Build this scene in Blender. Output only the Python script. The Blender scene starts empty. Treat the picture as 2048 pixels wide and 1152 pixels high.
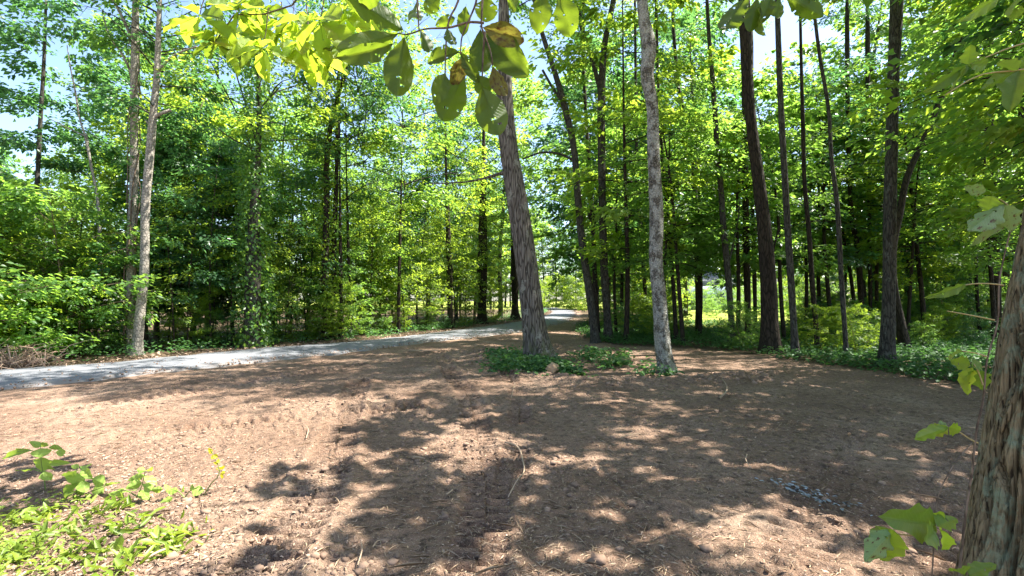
import bpy, math, random
import numpy as np
from mathutils import Matrix, Vector

# ------------------------------------------------------------------ camera, sky, sun, exposure
SC = bpy.context.scene
COL = SC.collection
CAM_H, F, HZ = 1.30, 950.0, 600.0            # eye height, focal length in photo pixels, horizon row
PITCH = math.atan((HZ - 576.0) / F)
cam = bpy.data.cameras.new('camera')
cam.sensor_width = 36.0
cam.lens = 36.0 * F / 2048.0
cam.clip_start = 0.05
cam.clip_end = 2000.0
camo = bpy.data.objects.new('camera', cam)
COL.objects.link(camo)
camo.location = (0, 0, CAM_H)
camo.rotation_euler = (math.radians(90) + PITCH, 0, 0)
SC.camera = camo

SUN_AZ, SUN_EL = math.radians(81), math.radians(60)     # azimuth clockwise from the view direction (+Y)
world = bpy.data.worlds.new('World')
SC.world = world
world.use_nodes = True
wn = world.node_tree
wn.nodes.clear()
sky = wn.nodes.new('ShaderNodeTexSky')
sky.sky_type = 'NISHITA'
sky.sun_disc = False
sky.sun_elevation = SUN_EL
sky.sun_rotation = SUN_AZ
sky.air_density = 1.0
sky.dust_density = 1.2
sky.ozone_density = 1.2
bg = wn.nodes.new('ShaderNodeBackground')
bg.inputs['Strength'].default_value = 0.09
wo = wn.nodes.new('ShaderNodeOutputWorld')
wn.links.new(sky.outputs[0], bg.inputs[0])
wn.links.new(bg.outputs[0], wo.inputs[0])

sl = bpy.data.lights.new('sun', 'SUN')
sl.energy = 5.0
sl.angle = math.radians(0.53)
sl.color = (1.0, 0.95, 0.87)
so = bpy.data.objects.new('sun', sl)
COL.objects.link(so)
sdir = Vector((math.sin(SUN_AZ) * math.cos(SUN_EL), math.cos(SUN_AZ) * math.cos(SUN_EL), math.sin(SUN_EL)))
so.rotation_euler = sdir.to_track_quat('Z', 'Y').to_euler()
so.location = (20, 0, 30)

SC.view_settings.view_transform = 'Standard'
SC.view_settings.look = 'None'
SC.view_settings.gamma = 1.0
SC.view_settings.exposure = 2.22
SC.render.engine = 'CYCLES'
cy = SC.cycles
cy.use_denoising = True
cy.max_bounces = 8
cy.diffuse_bounces = 4
cy.glossy_bounces = 2
cy.transmission_bounces = 5
cy.transparent_max_bounces = 4
cy.caustics_reflective = False
cy.caustics_refractive = False
cy.sample_clamp_indirect = 6.0

RNG = np.random.default_rng(7)
random.seed(7)

# ------------------------------------------------------------------ helpers
CP, SP = math.cos(PITCH), math.sin(PITCH)
def ray(px, py):
    u, v = (px - 1024.0) / F, (576.0 - py) / F
    return np.array([u, CP - v * SP, SP + v * CP])
def at(px, py, d):                       # the point at distance d ahead seen at that photo pixel
    r = ray(px, py)
    return np.array([0, 0, CAM_H]) + r * (d / r[1])
def gnd(px, py):                         # where that line of sight meets the ground
    r = ray(px, py)
    t = -CAM_H / r[2]
    p = r * t
    return np.array([p[0], p[1], 0.0])
def px_of(x, y):
    return 1024.0 + F * x / max(y, 0.1)

def _hash(ix, iy, iz, seed):
    h = (ix * 374761393 + iy * 668265263 + iz * 2147483647 + seed * 1274126177) & 0xFFFFFFFF
    h = ((h ^ (h >> 13)) * 1274126177) & 0xFFFFFFFF
    h = h ^ (h >> 16)
    return (h & 0xFFFF) / 65535.0
def vnoise(p, seed=0):                   # smooth value noise, -1..1
    p = np.asarray(p, float)
    i = np.floor(p).astype(np.int64)
    f = p - i
    f = f * f * (3 - 2 * f)
    out = 0
    for a in (0, 1):
        for b in (0, 1):
            for c in (0, 1):
                w = (f[:, 0] if a else 1 - f[:, 0]) * (f[:, 1] if b else 1 - f[:, 1]) * (f[:, 2] if c else 1 - f[:, 2])
                out = out + w * _hash(i[:, 0] + a, i[:, 1] + b, i[:, 2] + c, seed)
    return out * 2 - 1
def fbm(p, octv=4, seed=0):
    o, a, s = 0, 1.0, 0
    p = np.asarray(p, float)
    for k in range(octv):
        o = o + a * vnoise(p * (2.03 ** k), seed + k * 17)
        s += a
        a *= 0.5
    return o / s
def n2(x, y, sc, octv=3, seed=0):
    return fbm(np.stack([x * sc, y * sc, np.full_like(x, 0.37)], 1), octv, seed)
def sstep(a, b, x):
    t = np.clip((x - a) / (b - a), 0, 1)
    return t * t * (3 - 2 * t)

def mesh_np(name, verts, faces, mat=None, smooth=False, attrs=None):
    """verts (N,3); faces an (M,k) array, or a list of such arrays"""
    me = bpy.data.meshes.new(name)
    verts = np.asarray(verts, np.float32)
    fl = faces if isinstance(faces, list) else [faces]
    fl = [np.asarray(f, np.int32) for f in fl if len(f)]
    nl = sum(f.size for f in fl)
    nf = sum(len(f) for f in fl)
    me.vertices.add(len(verts))
    me.vertices.foreach_set('co', verts.ravel())
    me.loops.add(nl)
    me.loops.foreach_set('vertex_index', np.concatenate([f.ravel() for f in fl]))
    me.polygons.add(nf)
    tot = np.concatenate([np.full(len(f), f.shape[1], np.int32) for f in fl])
    st = np.concatenate([[0], np.cumsum(tot)[:-1]]).astype(np.int32)
    me.polygons.foreach_set('loop_start', st)
    me.polygons.foreach_set('loop_total', tot)
    if smooth:
        me.polygons.foreach_set('use_smooth', np.ones(nf, bool))
    for k, v in (attrs or {}).items():
        a = me.attributes.new(k, 'FLOAT', 'POINT')
        a.data.foreach_set('value', np.asarray(v, np.float32))
    if mat:
        me.materials.append(mat)
    me.update(calc_edges=True)
    return me
def link(name, data, parent=None, loc=None, kind=None):
    o = bpy.data.objects.new(name, data)
    COL.objects.link(o)
    if loc is not None:
        o.location = loc
    if parent:
        o.parent = parent
    if kind:
        o['kind'] = kind
    return o
USED = set()
def tag(o, label, cat, group=None):
    o['label'] = label
    o['category'] = cat
    if group:
        o['group'] = group
    return o
def thing(name, label, cat, loc=(0, 0, 0), group=None):
    return tag(link(name, None, loc=tuple(loc)), label, cat, group)

def tube(path, radii, sides=8, cap=True, lobes=None):
    """rings round a polyline -> (verts, [quads, caps])"""
    P = np.asarray(path, float)
    R = np.asarray(radii, float)
    n = len(P)
    T = np.gradient(P, axis=0)
    T /= np.linalg.norm(T, axis=1)[:, None] + 1e-9
    ref = np.array([1.0, 0, 0]) if abs(T[0, 0]) < 0.8 else np.array([0, 1.0, 0])
    A = np.empty_like(P)
    for i in range(n):
        a = ref - T[i] * ref.dot(T[i])
        a /= np.linalg.norm(a) + 1e-9
        A[i] = a
        ref = a
    B = np.cross(T, A)
    th = np.linspace(0, 2 * math.pi, sides, endpoint=False)
    rr = R[:, None] * (np.ones((n, sides)) if lobes is None else lobes)
    V = P[:, None, :] + rr[..., None] * (np.cos(th)[None, :, None] * A[:, None, :] + np.sin(th)[None, :, None] * B[:, None, :])
    V = V.reshape(-1, 3)
    i = np.arange(n - 1)[:, None] * sides
    j = np.arange(sides)[None, :]
    j2 = (j + 1) % sides
    Q = np.stack([i + j, i + j2, i + sides + j2, i + sides + j], -1).reshape(-1, 4)
    fl = [Q]
    if cap:
        V = np.vstack([V, P[-1:]])
        t = np.arange(sides)
        fl.append(np.stack([(n - 1) * sides + t, (n - 1) * sides + (t + 1) % sides, np.full(sides, len(V) - 1)], 1))
    return V, fl
def join(parts):
    """[(verts, [face arrays])] -> one"""
    V, byk, off = [], {}, 0
    for v, fl in parts:
        V.append(v)
        for f in fl:
            byk.setdefault(f.shape[1], []).append(f + off)
        off += len(v)
    return np.vstack(V), [np.vstack(f) for f in byk.values()]
def smooth_path(pts, n):
    P = np.asarray(pts, float)
    if len(P) < 3:
        t = np.linspace(0, 1, n)
        return np.stack([np.interp(t, [0, 1], P[[0, -1], k]) for k in range(P.shape[1])], 1)
    s = np.concatenate([[0], np.cumsum(np.linalg.norm(np.diff(P[:, :3], axis=0), axis=1))])
    s /= s[-1]
    t = np.linspace(0, 1, n)
    idx = np.clip(np.searchsorted(s, t, 'right') - 1, 0, len(P) - 2)
    M = np.gradient(P, s, axis=0)
    h = (s[idx + 1] - s[idx])[:, None]
    u = ((t - s[idx]) / (s[idx + 1] - s[idx]))[:, None]
    return ((2 * u**3 - 3 * u**2 + 1) * P[idx] + (u**3 - 2 * u**2 + u) * h * M[idx]
            + (-2 * u**3 + 3 * u**2) * P[idx + 1] + (u**3 - u**2) * h * M[idx + 1])

# ------------------------------------------------------------------ materials
def nodes(name):
    m = bpy.data.materials.new(name)
    m.use_nodes = True
    nt = m.node_tree
    nt.nodes.clear()
    out = nt.nodes.new('ShaderNodeOutputMaterial')
    return m, nt, out
class N:
    def __init__(s, nt): s.nt = nt
    def __call__(s, typ, ins=None, **kw):
        n = s.nt.nodes.new('ShaderNode' + typ)
        for k, v in kw.items():
            setattr(n, k, v)
        for k, v in (ins or {}).items():
            if isinstance(v, bpy.types.NodeSocket):
                s.nt.links.new(v, n.inputs[k])
            else:
                n.inputs[k].default_value = v
        return n
    def mix(s, fac, a, b, blend='MIX'):
        n = s.nt.nodes.new('ShaderNodeMix')
        n.data_type = 'RGBA'
        n.blend_type = blend
        for k, v in ((0, fac), (6, a), (7, b)):
            if isinstance(v, bpy.types.NodeSocket):
                s.nt.links.new(v, n.inputs[k])
            else:
                n.inputs[k].default_value = v if k == 0 else (*v, 1)[:4]
        return n.outputs[2]
    def math(s, op, a, b=0.5, c=None):
        n = s.nt.nodes.new('ShaderNodeMath')
        n.operation = op
        for k, v in enumerate((a, b, c)):
            if v is None: continue
            if isinstance(v, bpy.types.NodeSocket):
                s.nt.links.new(v, n.inputs[k])
            else:
                n.inputs[k].default_value = v
        return n.outputs[0]
    def ramp(s, fac, stops, interp='LINEAR'):
        n = s.nt.nodes.new('ShaderNodeValToRGB')
        n.color_ramp.interpolation = interp
        e = n.color_ramp.elements
        while len(e) < len(stops):
            e.new(0.5)
        for el, (p, c) in zip(e, stops):
            el.position = p
            el.color = (*c, 1)[:4] if len(c) >= 3 else (c[0],) * 3 + (1,)
        s.nt.links.new(fac, n.inputs[0])
        return n.outputs[0]
    def coords(s, scale=(1, 1, 1)):
        tc = s.nt.nodes.new('ShaderNodeTexCoord')
        mp = s('Mapping', {'Vector': tc.outputs['Object'], 'Scale': scale})
        return mp.outputs[0]

def leaf_mat(name, dark, light, trans, tfac=0.45, rough=0.45, spec=0.4, objvar=0.25):
    m, nt, out = nodes(name)
    n = N(nt)
    r = n('Attribute', attribute_name='rnd').outputs['Fac']
    oi = n('ObjectInfo').outputs['Random']
    f = n.math('ADD', n.math('MULTIPLY', r, 1 - objvar), n.math('MULTIPLY', oi, objvar))
    col = n.mix(f, dark, light)
    tcol = n.mix(f, tuple(c * 0.75 for c in trans), tuple(min(1, c * 1.2) for c in trans))
    pb = n('BsdfPrincipled', {'Base Color': col, 'Roughness': rough, 'Specular IOR Level': spec})
    tb = n('BsdfTranslucent', {'Color': tcol})
    mx = n('MixShader', {0: tfac, 1: pb.outputs[0], 2: tb.outputs[0]})
    nt.links.new(mx.outputs[0], out.inputs[0])
    return m
LM_mid = leaf_mat('leaf_mid', (0.040, 0.105, 0.028), (0.09, 0.19, 0.045), (0.31, 0.52, 0.065), 0.54, 0.38, 0.5)
LM_yel = leaf_mat('leaf_yellow_green', (0.065, 0.135, 0.02), (0.14, 0.23, 0.035), (0.44, 0.60, 0.05), 0.58)
LM_dark = leaf_mat('leaf_dark', (0.026, 0.078, 0.034), (0.06, 0.14, 0.055), (0.15, 0.35, 0.08), 0.46, 0.36, 0.6)
LM_cover = leaf_mat('leaf_ground_cover', (0.025, 0.075, 0.025), (0.065, 0.15, 0.045), (0.11, 0.25, 0.05), 0.35, 0.5, 0.25)
LM_weed = leaf_mat('leaf_weed', (0.11, 0.18, 0.02), (0.24, 0.32, 0.05), (0.36, 0.46, 0.04), 0.4)

def big_leaf_mat(name, c0, c1, trans, tfac=0.5, brown=0.0):
    m, nt, out = nodes(name)
    n = N(nt)
    tc = nt.nodes.new('ShaderNodeTexCoord').outputs['Object']
    sx = n('SeparateXYZ', {0: tc})
    ax = n.math('ABSOLUTE', sx.outputs[0])
    # side veins run forward and out from the midrib
    v = n.math('SUBTRACT', sx.outputs[1], n.math('MULTIPLY', ax, 0.55))
    w = n.math('ABSOLUTE', n.math('SUBTRACT', n.math('FRACT', n.math('MULTIPLY', v, 13.0)), 0.5))
    vein = n.math('SUBTRACT', 1.0, n.math('MULTIPLY', n.math('MINIMUM', w, 0.09), 11.1))
    mid = n.math('SUBTRACT', 1.0, n.math('MULTIPLY', n.math('MINIMUM', ax, 0.02), 50.0))
    vv = n.math('MAXIMUM', vein, mid)
    noi = n('TexNoise', {'Vector': tc, 'Scale': 4.0, 'Detail': 5.0}).outputs['Fac']
    oi = n('ObjectInfo').outputs['Random']
    f = n.math('MULTIPLY', n.math('ADD', noi, oi), 0.5)
    base = n.mix(f, c0, c1)
    base = n.mix(n.math('MULTIPLY', vv, 0.35), base, tuple(min(1, c * 1.9) for c in c1))
    tcol = n.mix(f, tuple(c * 0.7 for c in trans), trans)
    tcol = n.mix(n.math('MULTIPLY', vv, 0.4), tcol, tuple(c * 0.55 for c in trans))
    if brown:
        spot = n('TexNoise', {'Vector': tc, 'Scale': 7.0, 'Detail': 3.0}).outputs['Fac']
        sp = n.ramp(spot, [(0.60 - 0.12 * brown, (0, 0, 0)), (0.66, (1, 1, 1))])
        base = n.mix(sp, base, (0.10, 0.055, 0.02))
        tcol = n.mix(sp, tcol, (0.12, 0.06, 0.015))
    bmp = n('Bump', {'Strength': 0.35, 'Distance': 0.01, 'Height': vv})
    pb = n('BsdfPrincipled', {'Base Color': base, 'Roughness': 0.42, 'Specular IOR Level': 0.4, 'Normal': bmp.outputs[0]})
    tb = n('BsdfTranslucent', {'Color': tcol})
    mx = n('MixShader', {0: tfac, 1: pb.outputs[0], 2: tb.outputs[0]})
    nt.links.new(mx.outputs[0], out.inputs[0])
    return m
BL_green = big_leaf_mat('magnolia_leaf_green', (0.04, 0.075, 0.012), (0.065, 0.11, 0.016), (0.30, 0.42, 0.025), 0.55, 0.0)
BL_brown = big_leaf_mat('magnolia_leaf_browning', (0.10, 0.10, 0.02), (0.16, 0.14, 0.03), (0.34, 0.30, 0.04), 0.5, 1.0)
BL_yel = big_leaf_mat('magnolia_leaf_sunlit', (0.10, 0.17, 0.02), (0.15, 0.23, 0.03), (0.62, 0.80, 0.05), 0.62)  # magnolia leaf with full sun put into its colours; also for yellow vine leaves
BL_vine = big_leaf_mat('vine_leaf', (0.07, 0.15, 0.03), (0.15, 0.24, 0.04), (0.40, 0.54, 0.04), 0.52, 0.0)
BL_pale = big_leaf_mat('vine_leaf_pale', (0.16, 0.24, 0.09), (0.22, 0.32, 0.12), (0.30, 0.44, 0.08), 0.45, 0.15)

def bark_mat(name, dark, mid, light, sc=9.0, stretch=0.16, bump=0.6, blotch=None, blotch_amt=0.5, blotch_sc=5.0, moss=0.0, nocrack=False, stops=(0.22, 0.5, 0.80)):
    m, nt, out = nodes(name)
    n = N(nt)
    v = n.coords((sc, sc, sc * stretch))
    warp = n('TexNoise', {'Vector': v, 'Scale': 0.7, 'Detail': 3.0})
    vm = n('VectorMath', {0: v, 1: warp.outputs['Color']}, operation='ADD')
    a = n('TexNoise', {'Vector': vm.outputs[0], 'Scale': 2.2, 'Detail': 7.0, 'Roughness': 0.62}).outputs['Fac']
    vo = n('TexVoronoi', {'Vector': vm.outputs[0], 'Scale': 1.7}, feature='DISTANCE_TO_EDGE').outputs['Distance']
    crack = n.ramp(vo, [(0.0, (0, 0, 0)), (0.16, (1, 1, 1))])
    h = n.math('MULTIPLY', n.math('ADD', n.math('MULTIPLY', crack, 0.15 if nocrack else 0.6), a), 0.95 if nocrack else 0.6)
    col = n.ramp(h, [(stops[0], dark), (stops[1], mid), (stops[2], light)])
    if blotch:
        b = n('TexNoise', {'Vector': n.coords((blotch_sc, blotch_sc, blotch_sc * 0.75)), 'Scale': 1.6, 'Detail': 6.0, 'Roughness': 0.66}).outputs['Fac']
        bf = n.ramp(b, [(0.62 - blotch_amt * 0.25, (0, 0, 0)), (0.68 - blotch_amt * 0.2, (1, 1, 1))])
        fine = n('TexNoise', {'Vector': n.coords((40, 40, 40)), 'Scale': 1.0, 'Detail': 3.0}).outputs['Fac']
        bf2 = n.math('MULTIPLY', bf, n.ramp(fine, [(0.35, (0.35,) * 3), (0.6, (1, 1, 1))]))
        col = n.mix(bf2, col, blotch)
    if moss:
        z = n('SeparateXYZ', {0: n.coords()}).outputs[2]
        zn = n('TexNoise', {'Vector': n.coords((6, 6, 3)), 'Scale': 1.5, 'Detail': 4.0}).outputs['Fac']
        mf = n.math('MULTIPLY', n.ramp(z, [(0.1, (1, 1, 1)), (0.9, (0, 0, 0))]), n.ramp(zn, [(0.45, (0, 0, 0)), (0.6, (1, 1, 1))]))
        col = n.mix(n.math('MULTIPLY', mf, moss), col, (0.10, 0.115, 0.035))
    bmp = n('Bump', {'Strength': bump, 'Distance': 0.03, 'Height': h})
    pb = n('BsdfPrincipled', {'Base Color': col, 'Roughness': 0.9, 'Specular IOR Level': 0.2, 'Normal': bmp.outputs[0]})
    nt.links.new(pb.outputs[0], out.inputs[0])
    return m
BK = {
 'main': bark_mat('bark_shaggy', (0.020, 0.016, 0.013), (0.085, 0.072, 0.058), (0.22, 0.195, 0.165), 15, 0.10, 1.0, (0.26, 0.255, 0.21), 0.2, 3.0, 0.7),
 'pale': bark_mat('bark_lichen_pale', (0.025, 0.022, 0.017), (0.09, 0.08, 0.064), (0.21, 0.19, 0.157), 15, 0.9, 1.0, (0.38, 0.375, 0.33), 0.72, 5.0, 0.4),
 'grey': bark_mat('bark_grey', (0.012, 0.011, 0.009), (0.042, 0.038, 0.031), (0.088, 0.080, 0.066), 14, 0.2, 0.9, (0.10, 0.105, 0.085), 0.25, 6.0),
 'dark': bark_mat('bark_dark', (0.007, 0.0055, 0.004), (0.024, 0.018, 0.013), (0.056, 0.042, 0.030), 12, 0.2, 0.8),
 'beech': bark_mat('bark_smooth_pale', (0.09, 0.08, 0.065), (0.235, 0.21, 0.175), (0.36, 0.325, 0.275), 9, 0.8, 0.6, (0.115, 0.115, 0.095), 0.35, 6.0),
 'twig': bark_mat('bark_twig', (0.05, 0.035, 0.025), (0.11, 0.08, 0.055), (0.20, 0.15, 0.11), 20, 0.3, 0.3),
 'near': bark_mat('bark_furrowed', (0.03, 0.02, 0.010), (0.14, 0.105, 0.055), (0.27, 0.21, 0.12), 30, 0.06, 0.9, (0.22, 0.25, 0.16), 0.36, 6.5, nocrack=True, stops=(0.40, 0.50, 0.66)),
}
def plain(name, col, rough=0.8, var=0.3, sc=6.0):
    m, nt, out = nodes(name)
    n = N(nt)
    a = n('TexNoise', {'Vector': n.coords(), 'Scale': sc, 'Detail': 5.0}).outputs['Fac']
    r = n('Attribute', attribute_name='rnd').outputs['Fac']
    f = n.math('ADD', n.math('MULTIPLY', a, 0.6), n.math('MULTIPLY', r, 0.5))
    c = n.mix(f, tuple(x * (1 - var) for x in col), tuple(min(1, x * (1 + var)) for x in col))
    pb = n('BsdfPrincipled', {'Base Color': c, 'Roughness': rough, 'Specular IOR Level': 0.2})
    nt.links.new(pb.outputs[0], out.inputs[0])
    return m
M_straw = plain('dry_straw', (0.36, 0.27, 0.18), 0.8, 0.55)
M_brush = plain('dead_brush', (0.36, 0.25, 0.18), 0.8, 0.5)
M_litter = plain('dry_leaf_litter', (0.29, 0.205, 0.15), 0.8, 0.75)
M_clod = plain('dirt_clod', (0.205, 0.137, 0.096), 0.95, 0.65, 60)
M_stick = plain('bare_stick', (0.30, 0.22, 0.15), 0.8, 0.35, 20)
M_flake = plain('pale_flake', (0.24, 0.26, 0.26), 0.7, 0.6, 30)
M_rootball = plain('tan_root_clod', (0.36, 0.24, 0.14), 0.95, 0.75, 40)
M_stem = plain('green_stem', (0.16, 0.22, 0.05), 0.6, 0.3)
M_rstem = plain('tan_stem', (0.34, 0.28, 0.12), 0.6, 0.3)

# ------------------------------------------------------------------ road outline (plan view, metres)
ROAD_FAR = [(-20, 2.6), (-14.5, 6.2), (-9.7, 9.0), (-8.3, 10.2), (-6.98, 12.7), (-5.08, 14.9), (-2.75, 20.2), (0, 28), (3.0, 42), (4.6, 58), (4.0, 80)]
ROAD_NEAR = [(-18, -2.0), (-12, 2.2), (-7.5, 6.75), (-6.5, 8.3), (-5.12, 10.2), (-4.0, 11.9), (-2.6, 14.6), (-0.1, 18.7), (2.2, 24.5), (5.4, 40), (7.6, 58), (7.6, 80)]
NR = 420
rf = smooth_path([(*p, 0) for p in ROAD_FAR], NR)[:, :2]
rn_ = smooth_path([(*p, 0) for p in ROAD_NEAR], NR)[:, :2]
rc = (rf + rn_) / 2
rw = np.linalg.norm(rf - rn_, axis=1) / 2
def road_dist(x, y):                     # signed distance past the road edge (negative on the road)
    x, y = np.atleast_1d(x), np.atleast_1d(y)
    out = np.full(len(x), 1e9)
    for k in range(0, NR, 4):
        d = np.hypot(x - rc[k, 0], y - rc[k, 1]) - rw[k]
        out = np.minimum(out, d)
    return out
def road_side(x, y):                     # > 0 on the far (left) side of the road
    x, y = np.atleast_1d(x), np.atleast_1d(y)
    best = np.full(len(x), 1e9)
    s = np.zeros(len(x))
    for k in range(1, NR - 1, 5):
        d = np.hypot(x - rc[k, 0], y - rc[k, 1])
        t = rc[k + 1] - rc[k - 1]
        c = t[0] * (y - rc[k, 1]) - t[1] * (x - rc[k, 0])
        s = np.where(d < best, c, s)
        best = np.minimum(best, d)
    return s
# right-hand border of the bare dirt
BX = [(3.9, 28), (2.6, 19), (2.9, 14.2), (4.7, 12.6), (5.7, 10.9), (6.5, 8.6), (6.9, 6.9), (8.5, 4.5), (12, 1)]
bpth = smooth_path([(*p, 0) for p in BX], 80)[:, :2]
def cover_side(x, y):                    # signed distance: > 0 on the wooded side of the dirt border
    x, y = np.atleast_1d(x), np.atleast_1d(y)
    best = np.full(len(x), 1e9)
    s = np.ones(len(x))
    for k in range(len(bpth) - 1):
        t = bpth[k + 1] - bpth[k]
        d = np.hypot(x - bpth[k, 0], y - bpth[k, 1])
        c = t[0] * (y - bpth[k, 1]) - t[1] * (x - bpth[k, 0])
        s = np.where(d < best, np.sign(c), s)
        best = np.minimum(best, d)
    return s * best
# tracks of a tracked machine: (plan polyline, half width, lug spacing)
LANES = [([(-0.22, 1.6), (-0.16, 3.0), (-0.32, 4.4), (-0.55, 6.2), (-1.1, 8.5), (-1.6, 11)], 0.15, 0.115),
         ([(-0.02, 3.2), (0.05, 4.5), (0.10, 6.0), (-0.1, 8.5)], 0.12, 0.115),
         ([(-1.10, 1.8), (-1.20, 2.4), (-1.29, 3.1), (-1.5, 4.0), (-1.9, 5.4), (-2.4, 7.5)], 0.17, 0.105),
         ([(-3.6, 4.6), (-2.2, 5.4), (-1.0, 5.9), (0.3, 6.0)], 0.2, 0.13),
         ([(0.9, 1.6), (1.7, 2.8), (2.7, 4.0), (3.8, 5.2), (4.8, 6.2)], 0.17, 0.12),
         ([(1.9, 2.0), (2.7, 3.0), (3.9, 4.2), (5.2, 5.4)], 0.16, 0.12),
         ([(-5.2, 5.5), (-4.3, 7.2), (-3.0, 9.5), (-1.5, 12.5)], 0.18, 0.13)]
RIDGE = smooth_path([(-0.9, 12.2, 0), (-0.35, 9.9, 0), (0.0, 8.4, 0), (0.9, 7.7, 0), (2.2, 7.5, 0), (3.4, 7.9, 0), (4.4, 8.2, 0)], 60)[:, :2]
def ground_h(x, y):
    h = 0.030 * n2(x, y, 0.45, 2, 3)
    r = np.hypot(x, y)
    near = 1 - sstep(16, 30, r)
    rough = 0.014 * n2(x, y, 2.2, 3, 11) + 0.020 * n2(x, y, 7.0, 3, 23)
    churn = sstep(-0.3, 0.35, n2(x, y, 0.9, 2, 66))
    rough = rough + churn * (0.030 * (0.35 - np.abs(n2(x, y, 11.0, 2, 27))) + 0.012 * n2(x, y, 24.0, 2, 29))
    lump = np.maximum(0, n2(x, y, 5.0, 2, 41) - 0.25) * 0.05
    patch = sstep(-0.15, 0.45, n2(x, y, 0.6, 2, 57))
    loose = near * (rough + lump * patch)
    h = h + loose
    rd_ = np.full(len(x), 9.0)
    for k in range(len(RIDGE)):
        rd_ = np.minimum(rd_, np.hypot(x - RIDGE[k, 0], y - RIDGE[k, 1]))
    h = h + np.exp(-(rd_ / 0.32) ** 2) * (0.055 + 0.07 * n2(x, y, 3.5, 3, 71))
    for li, (pl, hw, sp) in enumerate(LANES):
        P = smooth_path([(*p, 0) for p in pl], 60)[:, :2]
        s = np.concatenate([[0], np.cumsum(np.linalg.norm(np.diff(P, axis=0), axis=1))])
        sel = np.where((x > P[:, 0].min() - 0.6) & (x < P[:, 0].max() + 0.6) & (y > P[:, 1].min() - 0.3) & (y < P[:, 1].max() + 0.3))[0]
        if not len(sel):
            continue
        xs, ys = x[sel], y[sel]
        best = np.full(len(sel), 1e9); sv = np.zeros(len(sel)); cv = np.zeros(len(sel))
        for k in range(len(P) - 1):
            t = P[k + 1] - P[k]; L = np.linalg.norm(t); t = t / L
            u = np.clip((xs - P[k, 0]) * t[0] + (ys - P[k, 1]) * t[1], 0, L)
            dx, dy = xs - P[k, 0] - t[0] * u, ys - P[k, 1] - t[1] * u
            d = np.hypot(dx, dy)
            c = t[0] * dy - t[1] * dx
            m = d < best
            best = np.where(m, d, best); sv = np.where(m, s[k] + u, sv); cv = np.where(m, c, cv)
        side = np.where(cv > 0, 0.5, 0.0)
        bars = np.sin(2 * math.pi * (sv / sp + side + 0.15 * n2(xs, ys, 3.0, 1, 5)))
        bars = np.sign(bars) * np.abs(bars) ** 0.45
        inside = 1 - sstep(hw * 0.85, hw * 1.1, best)
        ridge = np.exp(-((best - hw * 1.25) / 0.05) ** 2)
        wear = sstep(-0.45, 0.1, n2(xs, ys, 1.3, 2, 90 + li) + (0.35 if li in (0, 2) else 0.0))
        h[sel] += (inside * (-0.030 + 0.042 * bars - 0.85 * loose[sel]) + 0.022 * ridge) * wear * (0.4 if li in (4, 5) else 1.0)
    rd = road_dist(x, y)
    onroad = 1 - sstep(0.0, 0.5, rd)
    h = h * (1 - onroad) - 0.02 * onroad
    return h

# ------------------------------------------------------------------ ground sheet
def build_ground():
    rr = [0.25]
    while rr[-1] < 420:
        r = rr[-1]
        k = 0.2 if r < 1.6 else (0.0052 if r < 9 else (0.011 if r < 16 else (0.035 if r < 60 else 0.15)))
        rr.append(r * (1 + k))
    rr = np.array(rr)
    th = np.concatenate([np.radians(np.linspace(-55, 55, 600)), np.radians(np.linspace(55, 305, 75)[1:-1])])
    R, T = np.meshgrid(rr, th, indexing='ij')
    x, y = (R * np.sin(T)).ravel(), (R * np.cos(T)).ravel()
    z = ground_h(x, y)
    nr, ntt = R.shape
    V = np.stack([x, y, z], 1)
    i = np.arange(nr - 1)[:, None] * ntt
    j = np.arange(ntt)[None, :]
    Q = np.stack([i + j, i + ntt + j, i + ntt + (j + 1) % ntt, i + (j + 1) % ntt], -1).reshape(-1, 4)
    Q = Q[:, ::-1]
    V = np.vstack([V, [[0, 0, z[:ntt].mean()]]])
    t = np.arange(ntt)
    tri = np.stack([t, (t + 1) % ntt, np.full(ntt, len(V) - 1)], 1)[:, ::-1]
    X, Y = V[:, 0], V[:, 1]
    cs = cover_side(X, Y) + 0.5 * n2(X, Y, 1.1, 3, 31)
    fl = road_side(X, Y)
    dirt = 1 - sstep(-0.25, 0.35, cs)
    rd = road_dist(X, Y)
    dirt = np.where((fl > 0) & (rd > -0.5), 0.0, dirt)
    dirt = np.where((rd < 0.5) & (fl <= 0), np.maximum(dirt, 1 - sstep(0, 0.5, rd)), dirt)
    field = sstep(19, 23, Y) * sstep(7.5, 9.5, X - (Y - 24) * 0.25)
    field = np.maximum(field, sstep(60, 75, np.hypot(X, Y)))
    me = mesh_np('ground', V, [Q, tri], M_ground, True, {'dirt': dirt, 'field': field})
    return link('ground', me, kind='structure')

m, nt, out = nodes('dirt_and_forest_floor')
n = N(nt)
co = n.coords()
dm = n('Attribute', attribute_name='dirt').outputs['Fac']
fm = n('Attribute', attribute_name='field').outputs['Fac']
a1 = n('TexNoise', {'Vector': co, 'Scale': 1.1, 'Detail': 6.0, 'Roughness': 0.6}).outputs['Fac']
a2 = n('TexNoise', {'Vector': co, 'Scale': 14.0, 'Detail': 8.0, 'Roughness': 0.7}).outputs['Fac']
a3 = n('TexNoise', {'Vector': co, 'Scale': 70.0, 'Detail': 4.0, 'Roughness': 0.7}).outputs['Fac']
d1 = n.ramp(a1, [(0.30, (0.175, 0.104, 0.068)), (0.52, (0.29, 0.188, 0.128)), (0.72, (0.40, 0.285, 0.205))])
d2 = n.mix(n.ramp(a2, [(0.35, (1, 1, 1)), (0.52, (0, 0, 0))]), d1, (0.085, 0.058, 0.042))
d3 = n.mix(n.ramp(a3, [(0.56, (0, 0, 0)), (0.70, (0.75,) * 3)]), d2, (0.54, 0.43, 0.33))
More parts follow.
